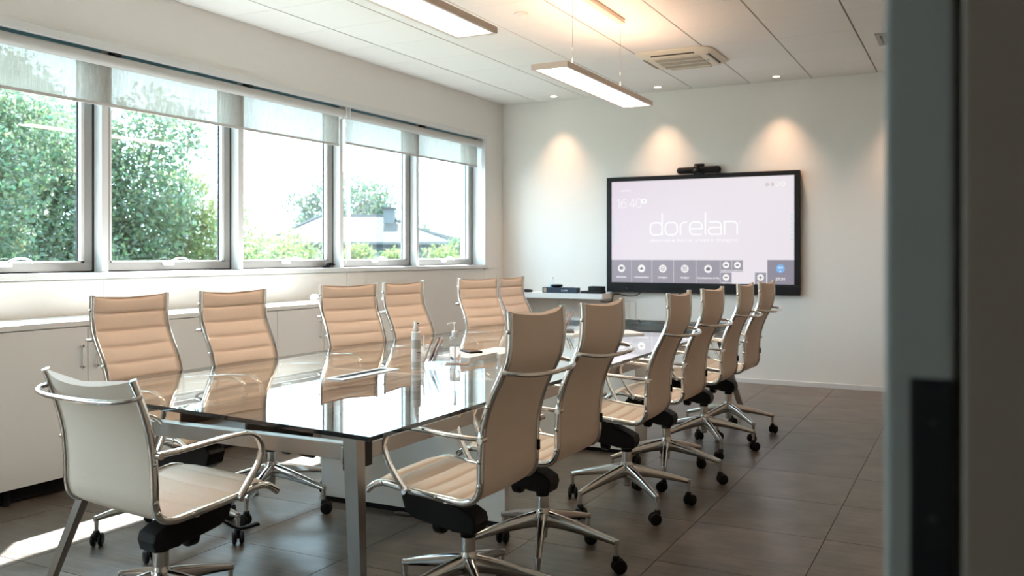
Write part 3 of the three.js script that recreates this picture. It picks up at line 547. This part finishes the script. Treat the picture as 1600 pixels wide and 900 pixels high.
  const r = thing('media_box', 'small black media player on a flat black base at the shelf end', 'electronics', [-3.655, ys, -8.64]);
  part('flat_base', rbox(-0.125, 0.115, 0, 0.028, -0.07, 0.07, 0.004), M.black, r);
  const mb = part('player', rbox(-0.040, 0.115, 0.028, 0.078, -0.06, 0.06, 0.005), M.blackMatte, r);
  part('front_window', box(-0.03, 0.05, 0.042, 0.062, 0.0598, 0.0606), phy({ color: col(0.02, 0.03, 0.035), roughness: 0.08 }), mb);
}

// ------------------------------------------------------------------ ceiling fittings
function pendant(z0, z1, label, rail) {
  const x0 = -2.545, x1 = -2.288, yb = 2.482, yt = 2.518, zc = (z0 + z1) / 2, xc = (x0 + x1) / 2, hx = (x1 - x0) / 2, hz = (z1 - z0) / 2, b = 0.020;
  const t = thing('pendant_lamp', label, 'lamp', [xc, yb, zc], 0, 'flat pendant lamps over the table');
  part('frame', merge(rbox(-hx, hx, 0, yt - yb, -hz, -hz + b, 0.002), rbox(-hx, hx, 0, yt - yb, hz - b, hz, 0.002), rbox(-hx, -hx + b, 0, yt - yb, -hz + b, hz - b, 0.002), rbox(hx - b, hx, 0, yt - yb, -hz + b, hz - b, 0.002)), M.lampSide, t);
  part('diffuser', box(-hx + b, hx - b, 0.003, 0.010, -hz + b, hz - b), M.lampPanel, t);
  part('top_plate', box(-hx + b, hx - b, 0.022, 0.030, -hz + b, hz - b), M.lampTop, t);
  const wx = -2.326 - xc;
  for (const z of [z0 + (z1 - z0) * 0.38, z1 - 0.16]) {
    part('suspension_wire', cyl(0.0012, 0.0012, HC - 0.03 - yt, 6, wx, yt - yb, z - zc), M.alu, t);
    part('wire_grip', merge(cyl(0.004, 0.004, 0.05, 8, wx, yt - yb, z - zc), cyl(0.004, 0.004, 0.02, 8, wx, yt - yb + 0.10, z - zc)), M.white, t);
  }
  part('ceiling_rail', rbox(wx - 0.025, wx + 0.025, HC - 0.032 - yb, HC - yb, z0 + (z1 - z0) * 0.36 - zc, z1 - 0.08 - zc, 0.003), M.lampSide, t);
  const dn = new THREE.RectAreaLight(LAMPWHITE, LAMP_DOWN, 2 * (hx - b), 2 * (hz - b)); dn.name = 'pendant_downlight'; dn.position.set(0, 0.001, 0); dn.rotation.x = -Math.PI / 2; t.add(dn);
  const up = new THREE.RectAreaLight(WARM, LAMP_UP, 2 * (hx - b), 2 * (hz - b)); up.name = 'pendant_uplight'; up.position.set(0, 0.0315, 0); up.rotation.x = Math.PI / 2; t.add(up);
}
pendant(-4.09, -2.47, 'flat white pendant lamp above the near end of the table');
pendant(-6.62, -4.99, 'flat white pendant lamp hanging before the wall screen');
{
  [-4.116, -2.925, -1.719, -0.53].forEach((x, i) => {
    const t = thing('downlight', ['recessed warm downlight in the window corner of the ceiling', 'recessed warm downlight behind the far pendant lamp', 'recessed warm downlight to the right of the ceiling cassette', 'recessed warm downlight next to the door wall'][i], 'downlight', [x, HC, -8.61], 0, 'downlights along the screen wall');
    part('trim_ring', lathe([[0.034, 0], [0.036, -0.004], [0.048, -0.0035], [0.050, 0]], 28), M.acPlastic, t);
    part('lens', lathe([[0, -0.0035], [0.036, -0.003], [0.036, 0]], 24), M.spotGlow, t);
    const s = new THREE.SpotLight(WARM, SPOT, 0, 0.66, 1.0, 2); s.name = 'downlight_beam'; s.position.set(0, -0.01, 0); s.target.position.set(0, -2.4, -0.04); s.castShadow = true; s.shadow.radius = 1.5; t.add(s, s.target);
  });
  // ceiling cassette
  const t = thing('air_conditioner', 'cream ceiling cassette air conditioner with slatted grille', 'air conditioner', [-2.295, HC, -7.415]);
  const hs = 0.345, ring = (h, y) => { const p = []; for (let k = 0; k < 40; k++) { const a = (k + 0.5) / 40 * Math.PI * 2, c = Math.cos(a), s = Math.sin(a), q = (Math.abs(c) ** 9 + Math.abs(s) ** 9) ** (-1 / 9); p.push(V(c * q * h, y, -s * q * h)); } return p; };
  part('panel', loft([ring(hs * 0.99, 0), ring(hs, -0.006), ring(hs * 0.985, -0.014), ring(hs * 0.80, -0.040), ring(hs * 0.76, -0.043)].reverse()), M.acPlastic, t);
  const gr = part('intake_grille', box(-0.205, 0.205, -0.0455, -0.043, -0.205, 0.205), M.acGrille, t);
  for (let k = 0; k < 4; k++) part('grille_bar', box(-0.21, 0.21, -0.050, -0.0452, -0.205 + k * 0.1345, -0.195 + k * 0.1345), M.acPlastic, gr);
  const rib = box(-0.0025, 0.0025, -0.0485, -0.0452, -0.205, 0.205);
  const ribs = []; for (let k = 0; k < 30; k++) ribs.push(rib.clone().translate(-0.198 + k * 0.01365, 0, 0)); part('grille_rib', merge(ribs), M.acPlastic, gr).userData.kind = 'stuff';
  for (let k = 0; k < 4; k++) {
    const o = part('air_outlet', rbox(-0.19, 0.19, -0.042, -0.028, -0.022, 0.022, 0.004), M.frameDark, t); o.rotation.y = k * Math.PI / 2; o.position.set(Math.sin(k * Math.PI / 2) * 0.272, 0.0, Math.cos(k * Math.PI / 2) * 0.272);
    part('outlet_flap', bar(V(-0.185, -0.043, 0.004), V(0.185, -0.043, 0.004), 0.014, 0.004, V(0, 0.5, 0.8)), M.acPlastic, o);
  }
  part('logo_plate', box(0.225, 0.237, -0.046, -0.042, -0.03, 0.03), std({ color: col(0.25, 0.36, 0.5), roughness: 0.4 }), t);
  // square diffuser
  const v = thing('ceiling_diffuser', 'square metal air diffuser in the ceiling by the door wall', 'air vent', [-0.50, HC, -7.49]);
  part('outer_frame', merge(rbox(-0.20, 0.20, -0.012, 0, -0.20, -0.165, 0.003), rbox(-0.20, 0.20, -0.012, 0, 0.165, 0.20, 0.003), rbox(-0.20, -0.165, -0.012, 0, -0.165, 0.165, 0.003), rbox(0.165, 0.20, -0.012, 0, -0.165, 0.165, 0.003)), M.alu, v);
  part('dark_back', box(-0.165, 0.165, -0.003, -0.001, -0.165, 0.165), M.acGrille, v);
  for (let k = 0; k < 7; k++) part('vane', bar(V(-0.14 + k * 0.046, -0.012, -0.16), V(-0.14 + k * 0.046, -0.012, 0.16), 0.026, 0.003, V(0.8, 0.6, 0)), M.alu, v);
  const sd = thing('smoke_detector', 'small round smoke detector on the ceiling beside the pendant lamps', 'smoke detector', [-2.92, HC, -5.565]);
  part('base_ring', lathe([[0, -0.012], [0.048, -0.012], [0.052, -0.006], [0.052, 0], [0, 0]].reverse(), 26), M.white, sd);
  part('sensor_dome', lathe([[0, -0.034], [0.018, -0.033], [0.030, -0.024], [0.034, -0.012]].reverse(), 22), M.white, sd);
}

// ------------------------------------------------------------------ roller blinds
function blind(z0, z1, yBot, label, clips) {
  const t = thing('roller_blind', label, 'blind', [-4.925, yBot, (z0 + z1) / 2], 0, 'roller blinds');
  const h = (z1 - z0) / 2, top = 2.528 - yBot;
  part('tube', cyl(0.037, 0.037, 2 * h, 28).rotateX(Math.PI / 2).translate(0, top, -h), M.blindTube, t);
  const fabric = new THREE.PlaneGeometry(2 * h - 0.02, top).rotateY(Math.PI / 2).translate(-0.028, top / 2, 0);
  const uv = fabric.attributes.uv; for (let i = 0; i < uv.count; i++) uv.setXY(i, uv.getX(i) * h * 2 * 1.2, uv.getY(i) * 0.4);
  part('fabric', fabric, M.blind, t).userData.label = 'thin see-through pale screen fabric';
  part('hem_bar', rbox(-0.034, -0.022, -0.004, 0.016, -h + 0.01, h - 0.01, 0.003), M.blindTube, t);
  part('end_bracket', merge(rbox(-0.045, 0.045, top - 0.045, top + 0.055, -h - 0.014, -h - 0.004, 0.004), rbox(-0.045, 0.045, top - 0.045, top + 0.055, h + 0.004, h + 0.014, 0.004)), M.aluPale, t);
  for (const z of clips) part('support_clip', rbox(-0.03, 0.03, top + 0.036, top + 0.072, z - (z0 + z1) / 2 - 0.025, z - (z0 + z1) / 2 + 0.025, 0.004), M.frameDark, t);
  return t;
}
{
  const a = blind(-6.040, 2.85, 2.246, 'long roller blind over the near windows', [0.80, -0.35, -1.5, -2.65, -3.80, -4.94]);
  part('pull_chain', wire([V(0.02, 0.20, -4.470), V(0.022, -0.3, -4.473), V(0.02, -1.02, -4.475)], 0.0022, 8), M.white, a);
  const b = blind(-8.395, -6.105, 2.275, 'shorter roller blind over the two windows beside the screen wall', [-7.27]);
  part('pull_chain', wire([V(0.01, 0.2, -1.163), V(0.012, -0.4, -1.165), V(0.01, -1.0, -1.164)], 0.002, 8), M.white, b);
  // small bits on the sill and the worktop
  const k = [];
  for (let i = 0; i < 4; i++) k.push(new THREE.TorusGeometry(0.022 + 0.006 * rnd(), 0.0065, 7, 18).rotateX(rr(0.9, 1.6)).rotateY(rr(0, 3)).translate(rr(-0.012, 0.012), 0.012 + i * 0.008, rr(-0.035, 0.035)));
  one('cable_coil', 'small coil of black cable on the window sill beside a mullion', 'cable', merge(k, rbox(-0.02, 0.02, 0, 0.02, 0.0, 0.05, 0.004)), M.black, [-4.985, Y_SILL, -5.93]);
  const cr = []; for (let i = 0; i < 5; i++) cr.push(new THREE.IcosahedronGeometry(rr(0.018, 0.032), 0).scale(1.2, 0.7, 1.4).rotateY(rr(0, 3)).translate(rr(-0.03, 0.03), 0.018 + rr(0, 0.022), rr(-0.06, 0.06)));
  one('plastic_wrap', 'crumpled clear plastic lying on the white worktop', 'plastic wrap', merge(cr), phy({ color: col(0.9, 0.92, 0.93), transmission: 0.7, roughness: 0.25, thickness: 0 }), [-4.72, 0.932, -5.42]);
}

// ------------------------------------------------------------------ things on the table
{
  const Y = TY;
  const s = thing('spray_bottle', 'slim white spray bottle with a grey printed label on the glass table', 'bottle', [-2.428, Y, -3.530]);
  const lab = document.createElement('canvas'); lab.width = 256; lab.height = 512; const g = lab.getContext('2d'); g.fillStyle = 'rgb(238,232,230)'; g.fillRect(0, 0, 256, 512); g.fillStyle = 'rgb(196,190,184)'; g.fillRect(0, 20, 256, 150); g.fillStyle = 'rgb(238,232,230)'; for (let y = 30; y < 165; y += 11) for (let x = 4; x < 250; x += 9 + rnd() * 12) g.fillRect(x, y, 3 + rnd() * 6, 3);
  g.fillStyle = 'rgb(110,104,104)'; g.fillRect(60, 232, 120, 12); g.fillRect(90, 256, 60, 7); g.fillRect(70, 290, 100, 4); g.fillRect(60, 330, 130, 4); g.fillStyle = 'rgb(205,200,196)'; g.fillRect(0, 400, 256, 100);
  const lt = new THREE.CanvasTexture(lab); lt.colorSpace = THREE.SRGBColorSpace; lt.magFilter = THREE.LinearFilter; lt.wrapS = THREE.RepeatWrapping; lt.repeat.set(2, 1);
  part('body', lathe([[0, 0], [0.020, 0], [0.0225, 0.003], [0.0225, 0.178], [0.020, 0.183], [0, 0.184]], 28), M.white, s);
  part('label_sleeve', new THREE.CylinderGeometry(0.0229, 0.0229, 0.142, 28, 1, true).translate(0, 0.079, 0), std({ map: lt, roughness: 0.6 }), s);
  const sn = part('spray_head', lathe([[0, 0.184], [0.0135, 0.184], [0.0135, 0.204], [0.0095, 0.208], [0.0095, 0.233], [0, 0.234]], 20), M.white, s);
  part('nozzle', cyl(0.003, 0.003, 0.006, 8).rotateZ(-Math.PI / 2).translate(0.0085, 0.224, 0), M.frameDark, sn);

  const d = thing('pump_bottle', 'clear pump bottle of hand gel on the glass table', 'bottle', [-2.375, Y + 0.003, -3.800]);
  part('shell', lathe([[0, 0.0], [0.027, 0.0], [0.031, 0.004], [0.031, 0.122], [0.026, 0.134], [0.015, 0.139]], 28), M.clear, d);
  part('gel', lathe([[0, 0.004], [0.0285, 0.004], [0.0285, 0.085], [0, 0.085]], 24), phy({ color: col(0.96, 0.96, 0.98), transmission: 1, roughness: 0.05, thickness: 0.05, ior: 1.34 }), d);
  const pu = part('pump', merge(lathe([[0, 0.136], [0.016, 0.136], [0.017, 0.158], [0.014, 0.166], [0.006, 0.168], [0.006, 0.196], [0.009, 0.198], [0.009, 0.208], [0, 0.210]], 20)), M.white, d);
  part('spout', sweep([V(0.0, 0.204, 0), V(-0.02, 0.205, 0.012), V(-0.034, 0.198, 0.02)], 0.004, 0.0035, { side: V(0, 1, 0), n: 8, m: 8 }), M.white, pu);
  part('dip_tube', cyl(0.003, 0.003, 0.13, 8, 0, 0.008, 0), M.white, d);
  one('leather_coaster', 'thin brown leather coaster under the pump bottle', 'coaster', rbox(-0.06, 0.06, 0, 0.003, -0.045, 0.045, 0.001), M.tan, [-2.36, Y, -3.800], 0.5);

  function holder(x, z, turn, label, n) {
    const h = thing('pen_holder', label, 'pen holder', [x, Y, z], turn, 'clear pen holders on the table'), a = 0.044, w = 0.003, H = 0.098;
    for (const [x0, x1, z0, z1] of [[-a, a, -a, -a + w], [-a, a, a - w, a], [-a, -a + w, -a + w, a - w], [a - w, a, -a + w, a - w]]) part('side_wall', box(x0, x1, 0.012, H, z0, z1), M.clear, h);
    part('thick_base', rbox(-a, a, 0, 0.012, -a, a, 0.002), phy({ color: col(0.9, 0.93, 0.95), transmission: 0.75, roughness: 0.08, thickness: 0 }), h);
    const cs = [col(0.74, 0.50, 0.37), col(0.82, 0.78, 0.75), col(0.74, 0.50, 0.37), col(0.03, 0.03, 0.16), col(0.70, 0.46, 0.34), col(0.80, 0.62, 0.52)];
    for (let k = 0; k < n; k++) {
      const px = rr(-0.025, 0.02), pz = rr(-0.03, 0.03), lean = k === 1 ? 0.02 : rr(0.36, 0.52);
      const p = thing('pen', [`slim copper coloured pencil in the ${label.includes('near') ? 'near' : 'far'} pen holder`, `white pen standing upright in the ${label.includes('near') ? 'near' : 'far'} pen holder`, `slim copper coloured pencil in the ${label.includes('near') ? 'near' : 'far'} pen holder`, `dark blue pen in the ${label.includes('near') ? 'near' : 'far'} pen holder`, `slim copper coloured pencil in the ${label.includes('near') ? 'near' : 'far'} pen holder`, `slim copper coloured pencil in the ${label.includes('near') ? 'near' : 'far'} pen holder`][k], 'pen', [x + (k === 1 ? -0.033 : -0.030 + k * 0.006), Y + 0.0125, z + (k === 1 ? 0.02 : 0.022 - k * 0.009)], 0, `pens in the ${label.includes('near') ? 'near' : 'far'} holder`);
      const m = std({ color: cs[k], roughness: 0.4 });
      part('barrel', cyl(0.0048, 0.0048, 0.128, 10, 0, 0.010, 0), m, p); part('tip', cyl(0.0006, 0.0048, 0.010, 10, 0, 0, 0), M.tan, p);
      p.rotation.set(0, 0, k === 1 ? -0.02 : -lean); void px; void pz;
    }
  }
  holder(-2.452, -3.700, 0.12, 'clear acrylic pen holder near the pump bottle', 6);
  holder(-2.700, -5.86, -0.2, 'clear acrylic pen holder on the far half of the table', 5);
  const pile = (x, z, turn, n, label, sx = 0.21, sz = 0.297) => {
    const t = thing('paper_pile', label, 'paper', [x, Y, z], turn, 'paper piles on the table');
    for (let k = 0; k < n; k++) { const q = part('paper_block', box(-sx / 2, sx / 2, 0.0002 + k * 0.0062, 0.0058 + k * 0.0062, -sz / 2, sz / 2), M.paper, t); q.rotation.y = rr(-0.025, 0.025); q.position.set(rr(-0.003, 0.003), 0, rr(-0.004, 0.004)); }
    return n * 0.0062;
  };
  const ph = pile(-2.440, -4.020, 0.02, 4, 'pile of white paper booklets beside the pump bottle');
  pile(-2.430, -4.345, -0.03, 2, 'low pile of paper behind the booklets with the phone');
  pile(-2.560, -5.560, 0.10, 2, 'white paper sheets in front of the far pen holder');
  pile(-2.235, -5.80, 0.75, 2, 'turned pile of paper on the far half of the table');
  const f = thing('mobile_phone', 'black phone lying on the pile of booklets', 'phone', [-2.470, Y + ph, -4.115], 0.95);
  part('phone_body', rbox(-0.038, 0.038, 0, 0.009, -0.075, 0.075, 0.004), M.black, f);
  part('phone_glass', rbox(-0.035, 0.035, 0.0088, 0.0096, -0.070, 0.070, 0.0003), phy({ color: col(0.01, 0.01, 0.012), roughness: 0.06 }), f);
  one('notebook', 'dark brown notebook lying before the far pen holder', 'notebook', rbox(-0.07, 0.07, 0, 0.012, -0.10, 0.10, 0.003), M.brown, [-2.60, Y + 0.0126, -5.60], 0.5);
}

// ------------------------------------------------------------------ outdoors
{
  const GY = -1.0;
  const gnd = struct('ground', 'grass ground outside the windows', 'ground');
  part('lawn', box(-120, -5.2, GY - 0.2, GY, -140, 40), std({ color: col(0.10, 0.11, 0.085), roughness: 1 }), gnd);
  const at = (u, depth) => { const a = (u - 846.21) / FPX, c = Math.cos(YAW), s = Math.sin(YAW); return [(a * c - s) * depth, (-a * s - c) * depth]; };
  const hgt = (v, depth) => EYE + (398.63 - v) / FPX * depth;
  const leafMat = (r, g, b) => phy({ color: col(r, g, b), roughness: 0.9, transmission: 0.5, thickness: 0, side: THREE.DoubleSide, specularIntensity: 0.2 });
  const leafG = (() => { const g = new THREE.BufferGeometry(); g.setAttribute('position', new THREE.Float32BufferAttribute([-0.5, 0, 0, 0, 0.06, 0.28, 0.5, 0, 0, 0, 0.06, -0.28], 3)); g.setAttribute('uv', new THREE.Float32BufferAttribute([0, 0.5, 0.5, 1, 1, 0.5, 0.5, 0], 2)); g.setIndex([0, 1, 2, 0, 2, 3]); g.computeVertexNormals(); return g; })();
  const bark = std({ color: col(0.12, 0.09, 0.065), roughness: 1 });
  function tree(name, label, category, x, z, blobs, count, leaf, tone, group) {   // blobs: [dx, y, dz, radius, squash]
    const t = thing(name, label, category, [x, GY, z], 0, group);
    const top = Math.max(...blobs.map((b) => b[1])) - GY;
    const trunk = [sweep([V(0, -0.1, 0), V(0.05, top * 0.3, 0.04), V(-0.05, top * 0.65, 0), V(0, top * 0.9, 0.05)], 0.05 * top ** 0.7, 0.05 * top ** 0.7, { n: 10, m: 8, taper: (q) => 1 - 0.75 * q })];
    for (const b of blobs.slice(0, 6)) trunk.push(sweep([V(0, top * 0.3, 0), V(b[0] * 0.5, (b[1] - GY) * 0.7, b[2] * 0.5), V(b[0], b[1] - GY, b[2])], 0.018 * top ** 0.7, 0.018 * top ** 0.7, { n: 8, m: 6, side: V(0.3, 0.2, 0.9), taper: (q) => 1 - 0.7 * q }));
    part(top > 2 ? 'trunk' : 'stems', merge(trunk), bark, t);
    const total = blobs.reduce((s, b) => s + b[3] ** 2, 0), im = new THREE.InstancedMesh(leafG, leafMat(...tone), count), m = new THREE.Matrix4(), e = new THREE.Euler(), q = new THREE.Quaternion(), c = new THREE.Color();
    im.name = 'foliage'; im.userData.kind = 'stuff'; im.castShadow = im.receiveShadow = true;
    let k = 0;
    blobs.forEach((b, bi) => {
      const n = bi === blobs.length - 1 ? count - k : Math.round(count * b[3] ** 2 / total), tufts = [];
      const nt = Math.max(6, Math.round(n / 26));
      for (let i = 0; i < nt; i++) { const u = rnd() * 2 - 1, a = rnd() * 6.283, w = Math.sqrt(1 - u * u), R = b[3] * (0.25 + 0.75 * Math.cbrt(rnd())); tufts.push([b[0] + R * w * Math.cos(a), b[1] - GY + R * u * (b[4] ?? 1), b[2] + R * w * Math.sin(a)]); }
      for (let i = 0; i < n && k < count; i++, k++) {
        const f = tufts[(rnd() * nt) | 0], sp = leaf * 3.2;
        e.set(rr(-1.1, 1.1), rr(0, 6.28), rr(-1.1, 1.1)); q.setFromEuler(e); const sz = leaf * rr(0.6, 1.3);
        m.compose(V(f[0] + rr(-1, 1) * sp * rnd() ** 0.5, f[1] + rr(-1, 1) * sp * 0.7, f[2] + rr(-1, 1) * sp * rnd() ** 0.5), q, V(sz, sz, sz)); im.setMatrixAt(k, m);
        c.setRGB(rr(0.75, 1.2), rr(0.85, 1.15), rr(0.7, 1.15)); im.setColorAt(k, c);
      }
    });
    t.add(im); return t;
  }
  const T1 = [0.150, 0.200, 0.135], T2 = [0.185, 0.225, 0.105], TB = [0.14, 0.18, 0.14];
  const big = (u, depth, vTop, w, count, leaf, tone, label, low = 0) => {
    const [x, z] = at(u, depth), yt = hgt(vTop, depth), blobs = [];
    const R = w / FPX * depth / 2, n = 7;
    for (let i = 0; i < n; i++) { const q = i / (n - 1); blobs.push([rr(-0.45, 0.45) * R, low + (yt - R * 0.55 - low) * q, rr(-0.45, 0.45) * R, R * (0.95 - 0.42 * q) * rr(0.85, 1.1), 0.8]); }
    blobs.sort((a, b) => b[1] - a[1]);
    tree('garden_tree', label, 'tree', x, z, blobs, count, leaf, tone, 'trees outside the windows');
  };
  big(-40, 13, -40, 330, 52000, 0.095, T1, 'tall dense tree filling the near window', -0.3);
  big(70, 15.5, 75, 260, 44000, 0.10, T1, 'broad green tree behind the handle of the near window', -0.3);
  big(190, 17, 135, 250, 36000, 0.11, T1, 'tall leafy tree in the second window with a slanting crown', -0.3);
  big(290, 18.5, 235, 200, 21000, 0.11, T2, 'mid sized yellow green tree on the slope of the tree line', -0.3);
  big(365, 20, 305, 170, 12000, 0.11, T2, 'small bright tree at the low end of the tree line', -0.3);
  big(425, 24, 345, 110, 7000, 0.12, T2, 'low leafy tree in front of the left end of the grey roof', -0.2);
  big(488, 74, 270, 90, 5000, 0.40, TB, 'pale tree rising behind the left of the grey roof', 1);
  big(565, 70, 250, 160, 9000, 0.38, TB, 'wide round tree rising behind the middle of the grey roof', 1);
  big(668, 78, 338, 46, 1500, 0.34, TB, 'small round tree beside the ridge of the lower roof', 1);
  big(722, 57, 368, 40, 1500, 0.28, T1, 'small tree at the far end beside the second chimney', 0.5);
  const bush = (u, depth, vTop, w, count, label, tone = [0.15, 0.185, 0.07]) => { const [x, z] = at(u, depth), yt = hgt(vTop, depth), R = w / FPX * depth / 2; tree('garden_shrub', label, 'shrub', x, z, [[0, yt - R * 0.4, 0, R * 0.8, 0.6], [R * 0.5, yt - R * 0.7, 0.1, R * 0.7, 0.7], [-R * 0.5, yt - R * 0.8, 0.1, R * 0.7, 0.7], [0, 0.2, 0, R * 0.7, 1]], count, 0.13, tone, 'shrubs outside the windows'); };
  bush(465, 26, 386, 62, 2600, 'light green shrub before the left of the house');
  bush(560, 28, 392, 50, 2000, 'light green shrub before the middle of the house wall');
  bush(618, 29, 398, 30, 1200, 'small light green shrub beside the downpipe');
  bush(690, 30, 394, 60, 2400, 'light green shrub under the lower roof');
  bush(728, 33, 372, 40, 1800, 'tall shrub at the end of the lower house', [0.10, 0.145, 0.08]);

  // houses
  const roofMat = phy({ color: col(0.095, 0.096, 0.094), map: rep(roofMap, 1, 1), roughness: 0.95, specularIntensity: 0.15 }), plaster = std({ color: col(0.075, 0.083, 0.088), roughness: 0.95 }), dark = std({ color: col(0.10, 0.11, 0.12), roughness: 0.4 }), gut = std({ color: col(0.05, 0.053, 0.057), roughness: 0.6 });
  function house(u, depth, halfW, halfD, vEave, vRidge, ridge0, ridge1, label, chim, wins) {
    const [x, z] = at(u, depth), ye = hgt(vEave, depth) - GY, yr = hgt(vRidge, depth + halfD) - GY;
    const h = thing('bungalow', label, 'house', [x, GY, z], YAW + 0.06, 'houses outside the windows');
    part('walls', box(-halfW + 0.5, halfW - 0.5, 0, ye - 0.02, -2 * halfD + 0.5, -0.5), plaster, h);
    const A = V(-halfW, ye, 0), B = V(halfW, ye, 0), C = V(halfW, ye, -2 * halfD), D = V(-halfW, ye, -2 * halfD), R0 = V(ridge0, yr, -halfD), R1 = V(ridge1, yr, -halfD), q = [], uv = [];
    const tri = (...p) => p.forEach((v) => { q.push(v.x, v.y, v.z); uv.push((v.x + v.z * 0.3) * 0.35, v.y * 1.0); });
    tri(A, B, R1); tri(A, R1, R0); tri(B, C, R1); tri(C, D, R0); tri(C, R0, R1); tri(D, A, R0); tri(A, C, B); tri(A, D, C);
    const g = new THREE.BufferGeometry(); g.setAttribute('position', new THREE.Float32BufferAttribute(q, 3)); g.setAttribute('uv', new THREE.Float32BufferAttribute(uv, 2)); g.computeVertexNormals();
    const rf = part('hip_roof', g, roofMat, h);
    part('hip_tiles', merge([[A, R0], [B, R1], [R0, R1], [C, R1], [D, R0]].map(([a, b]) => bar(a.clone().add(V(0, 0.03, 0)), b.clone().add(V(0, 0.03, 0)), 0.16, 0.09))), std({ color: col(0.085, 0.084, 0.083), roughness: 0.9 }), rf);
    part('gutter', merge(box(-halfW, halfW, ye - 0.12, ye, 0, 0.10), box(halfW, halfW + 0.1, ye - 0.12, ye, -2 * halfD, 0)), gut, h);
    for (const cx of chim) { const c = part('chimney', box(cx - 0.28, cx + 0.28, ye + 0.2, yr + 0.28, -halfD * 0.75 - 0.28, -halfD * 0.75 + 0.28), plaster, h); part('chimney_cap', box(cx - 0.36, cx + 0.36, yr + 0.28, yr + 0.40, -halfD * 0.75 - 0.36, -halfD * 0.75 + 0.36), roofMat, c); }
    for (const wx of wins) { const w = part('window', box(wx - 0.5, wx + 0.5, 1.0, ye - 0.5, -0.52, -0.47), dark, h); part('window_frame', box(wx - 0.03, wx + 0.03, 1.0, ye - 0.5, -0.47, -0.45), M.white, w); }
    part('downpipe', cyl(0.05, 0.05, ye - 0.1, 8, halfW * 0.55, 0, -0.42), gut, h);
  }
  house(563, 44, 4.9, 4.2, 378, 337, -2.7, 0.6, 'low house with a pale grey hipped tile roof', [1.1], [-2.6, 0.4, 2.4]);
  house(690, 64, 3.4, 3.4, 386, 364, -2.2, -0.6, 'lower neighbouring house with a grey roof and a dark chimney', [1.5], [-1.0, 1.2]);
  // street lamp
  const [lx, lz] = at(545, 22), lh = hgt(270, 22) - GY;
  const sl = thing('street_lamp', 'slim pale street lamp with a flat round head outside', 'street lamp', [lx, GY, lz]);
  part('pole', cyl(0.032, 0.024, lh, 12), M.aluPale, sl);
  part('lamp_head', lathe([[0, lh - 0.10], [0.10, lh - 0.08], [0.26, lh - 0.03], [0.28, lh + 0.01], [0.15, lh + 0.06], [0, lh + 0.08]], 20), M.white, sl);
}
renderer.render(scene, camera);
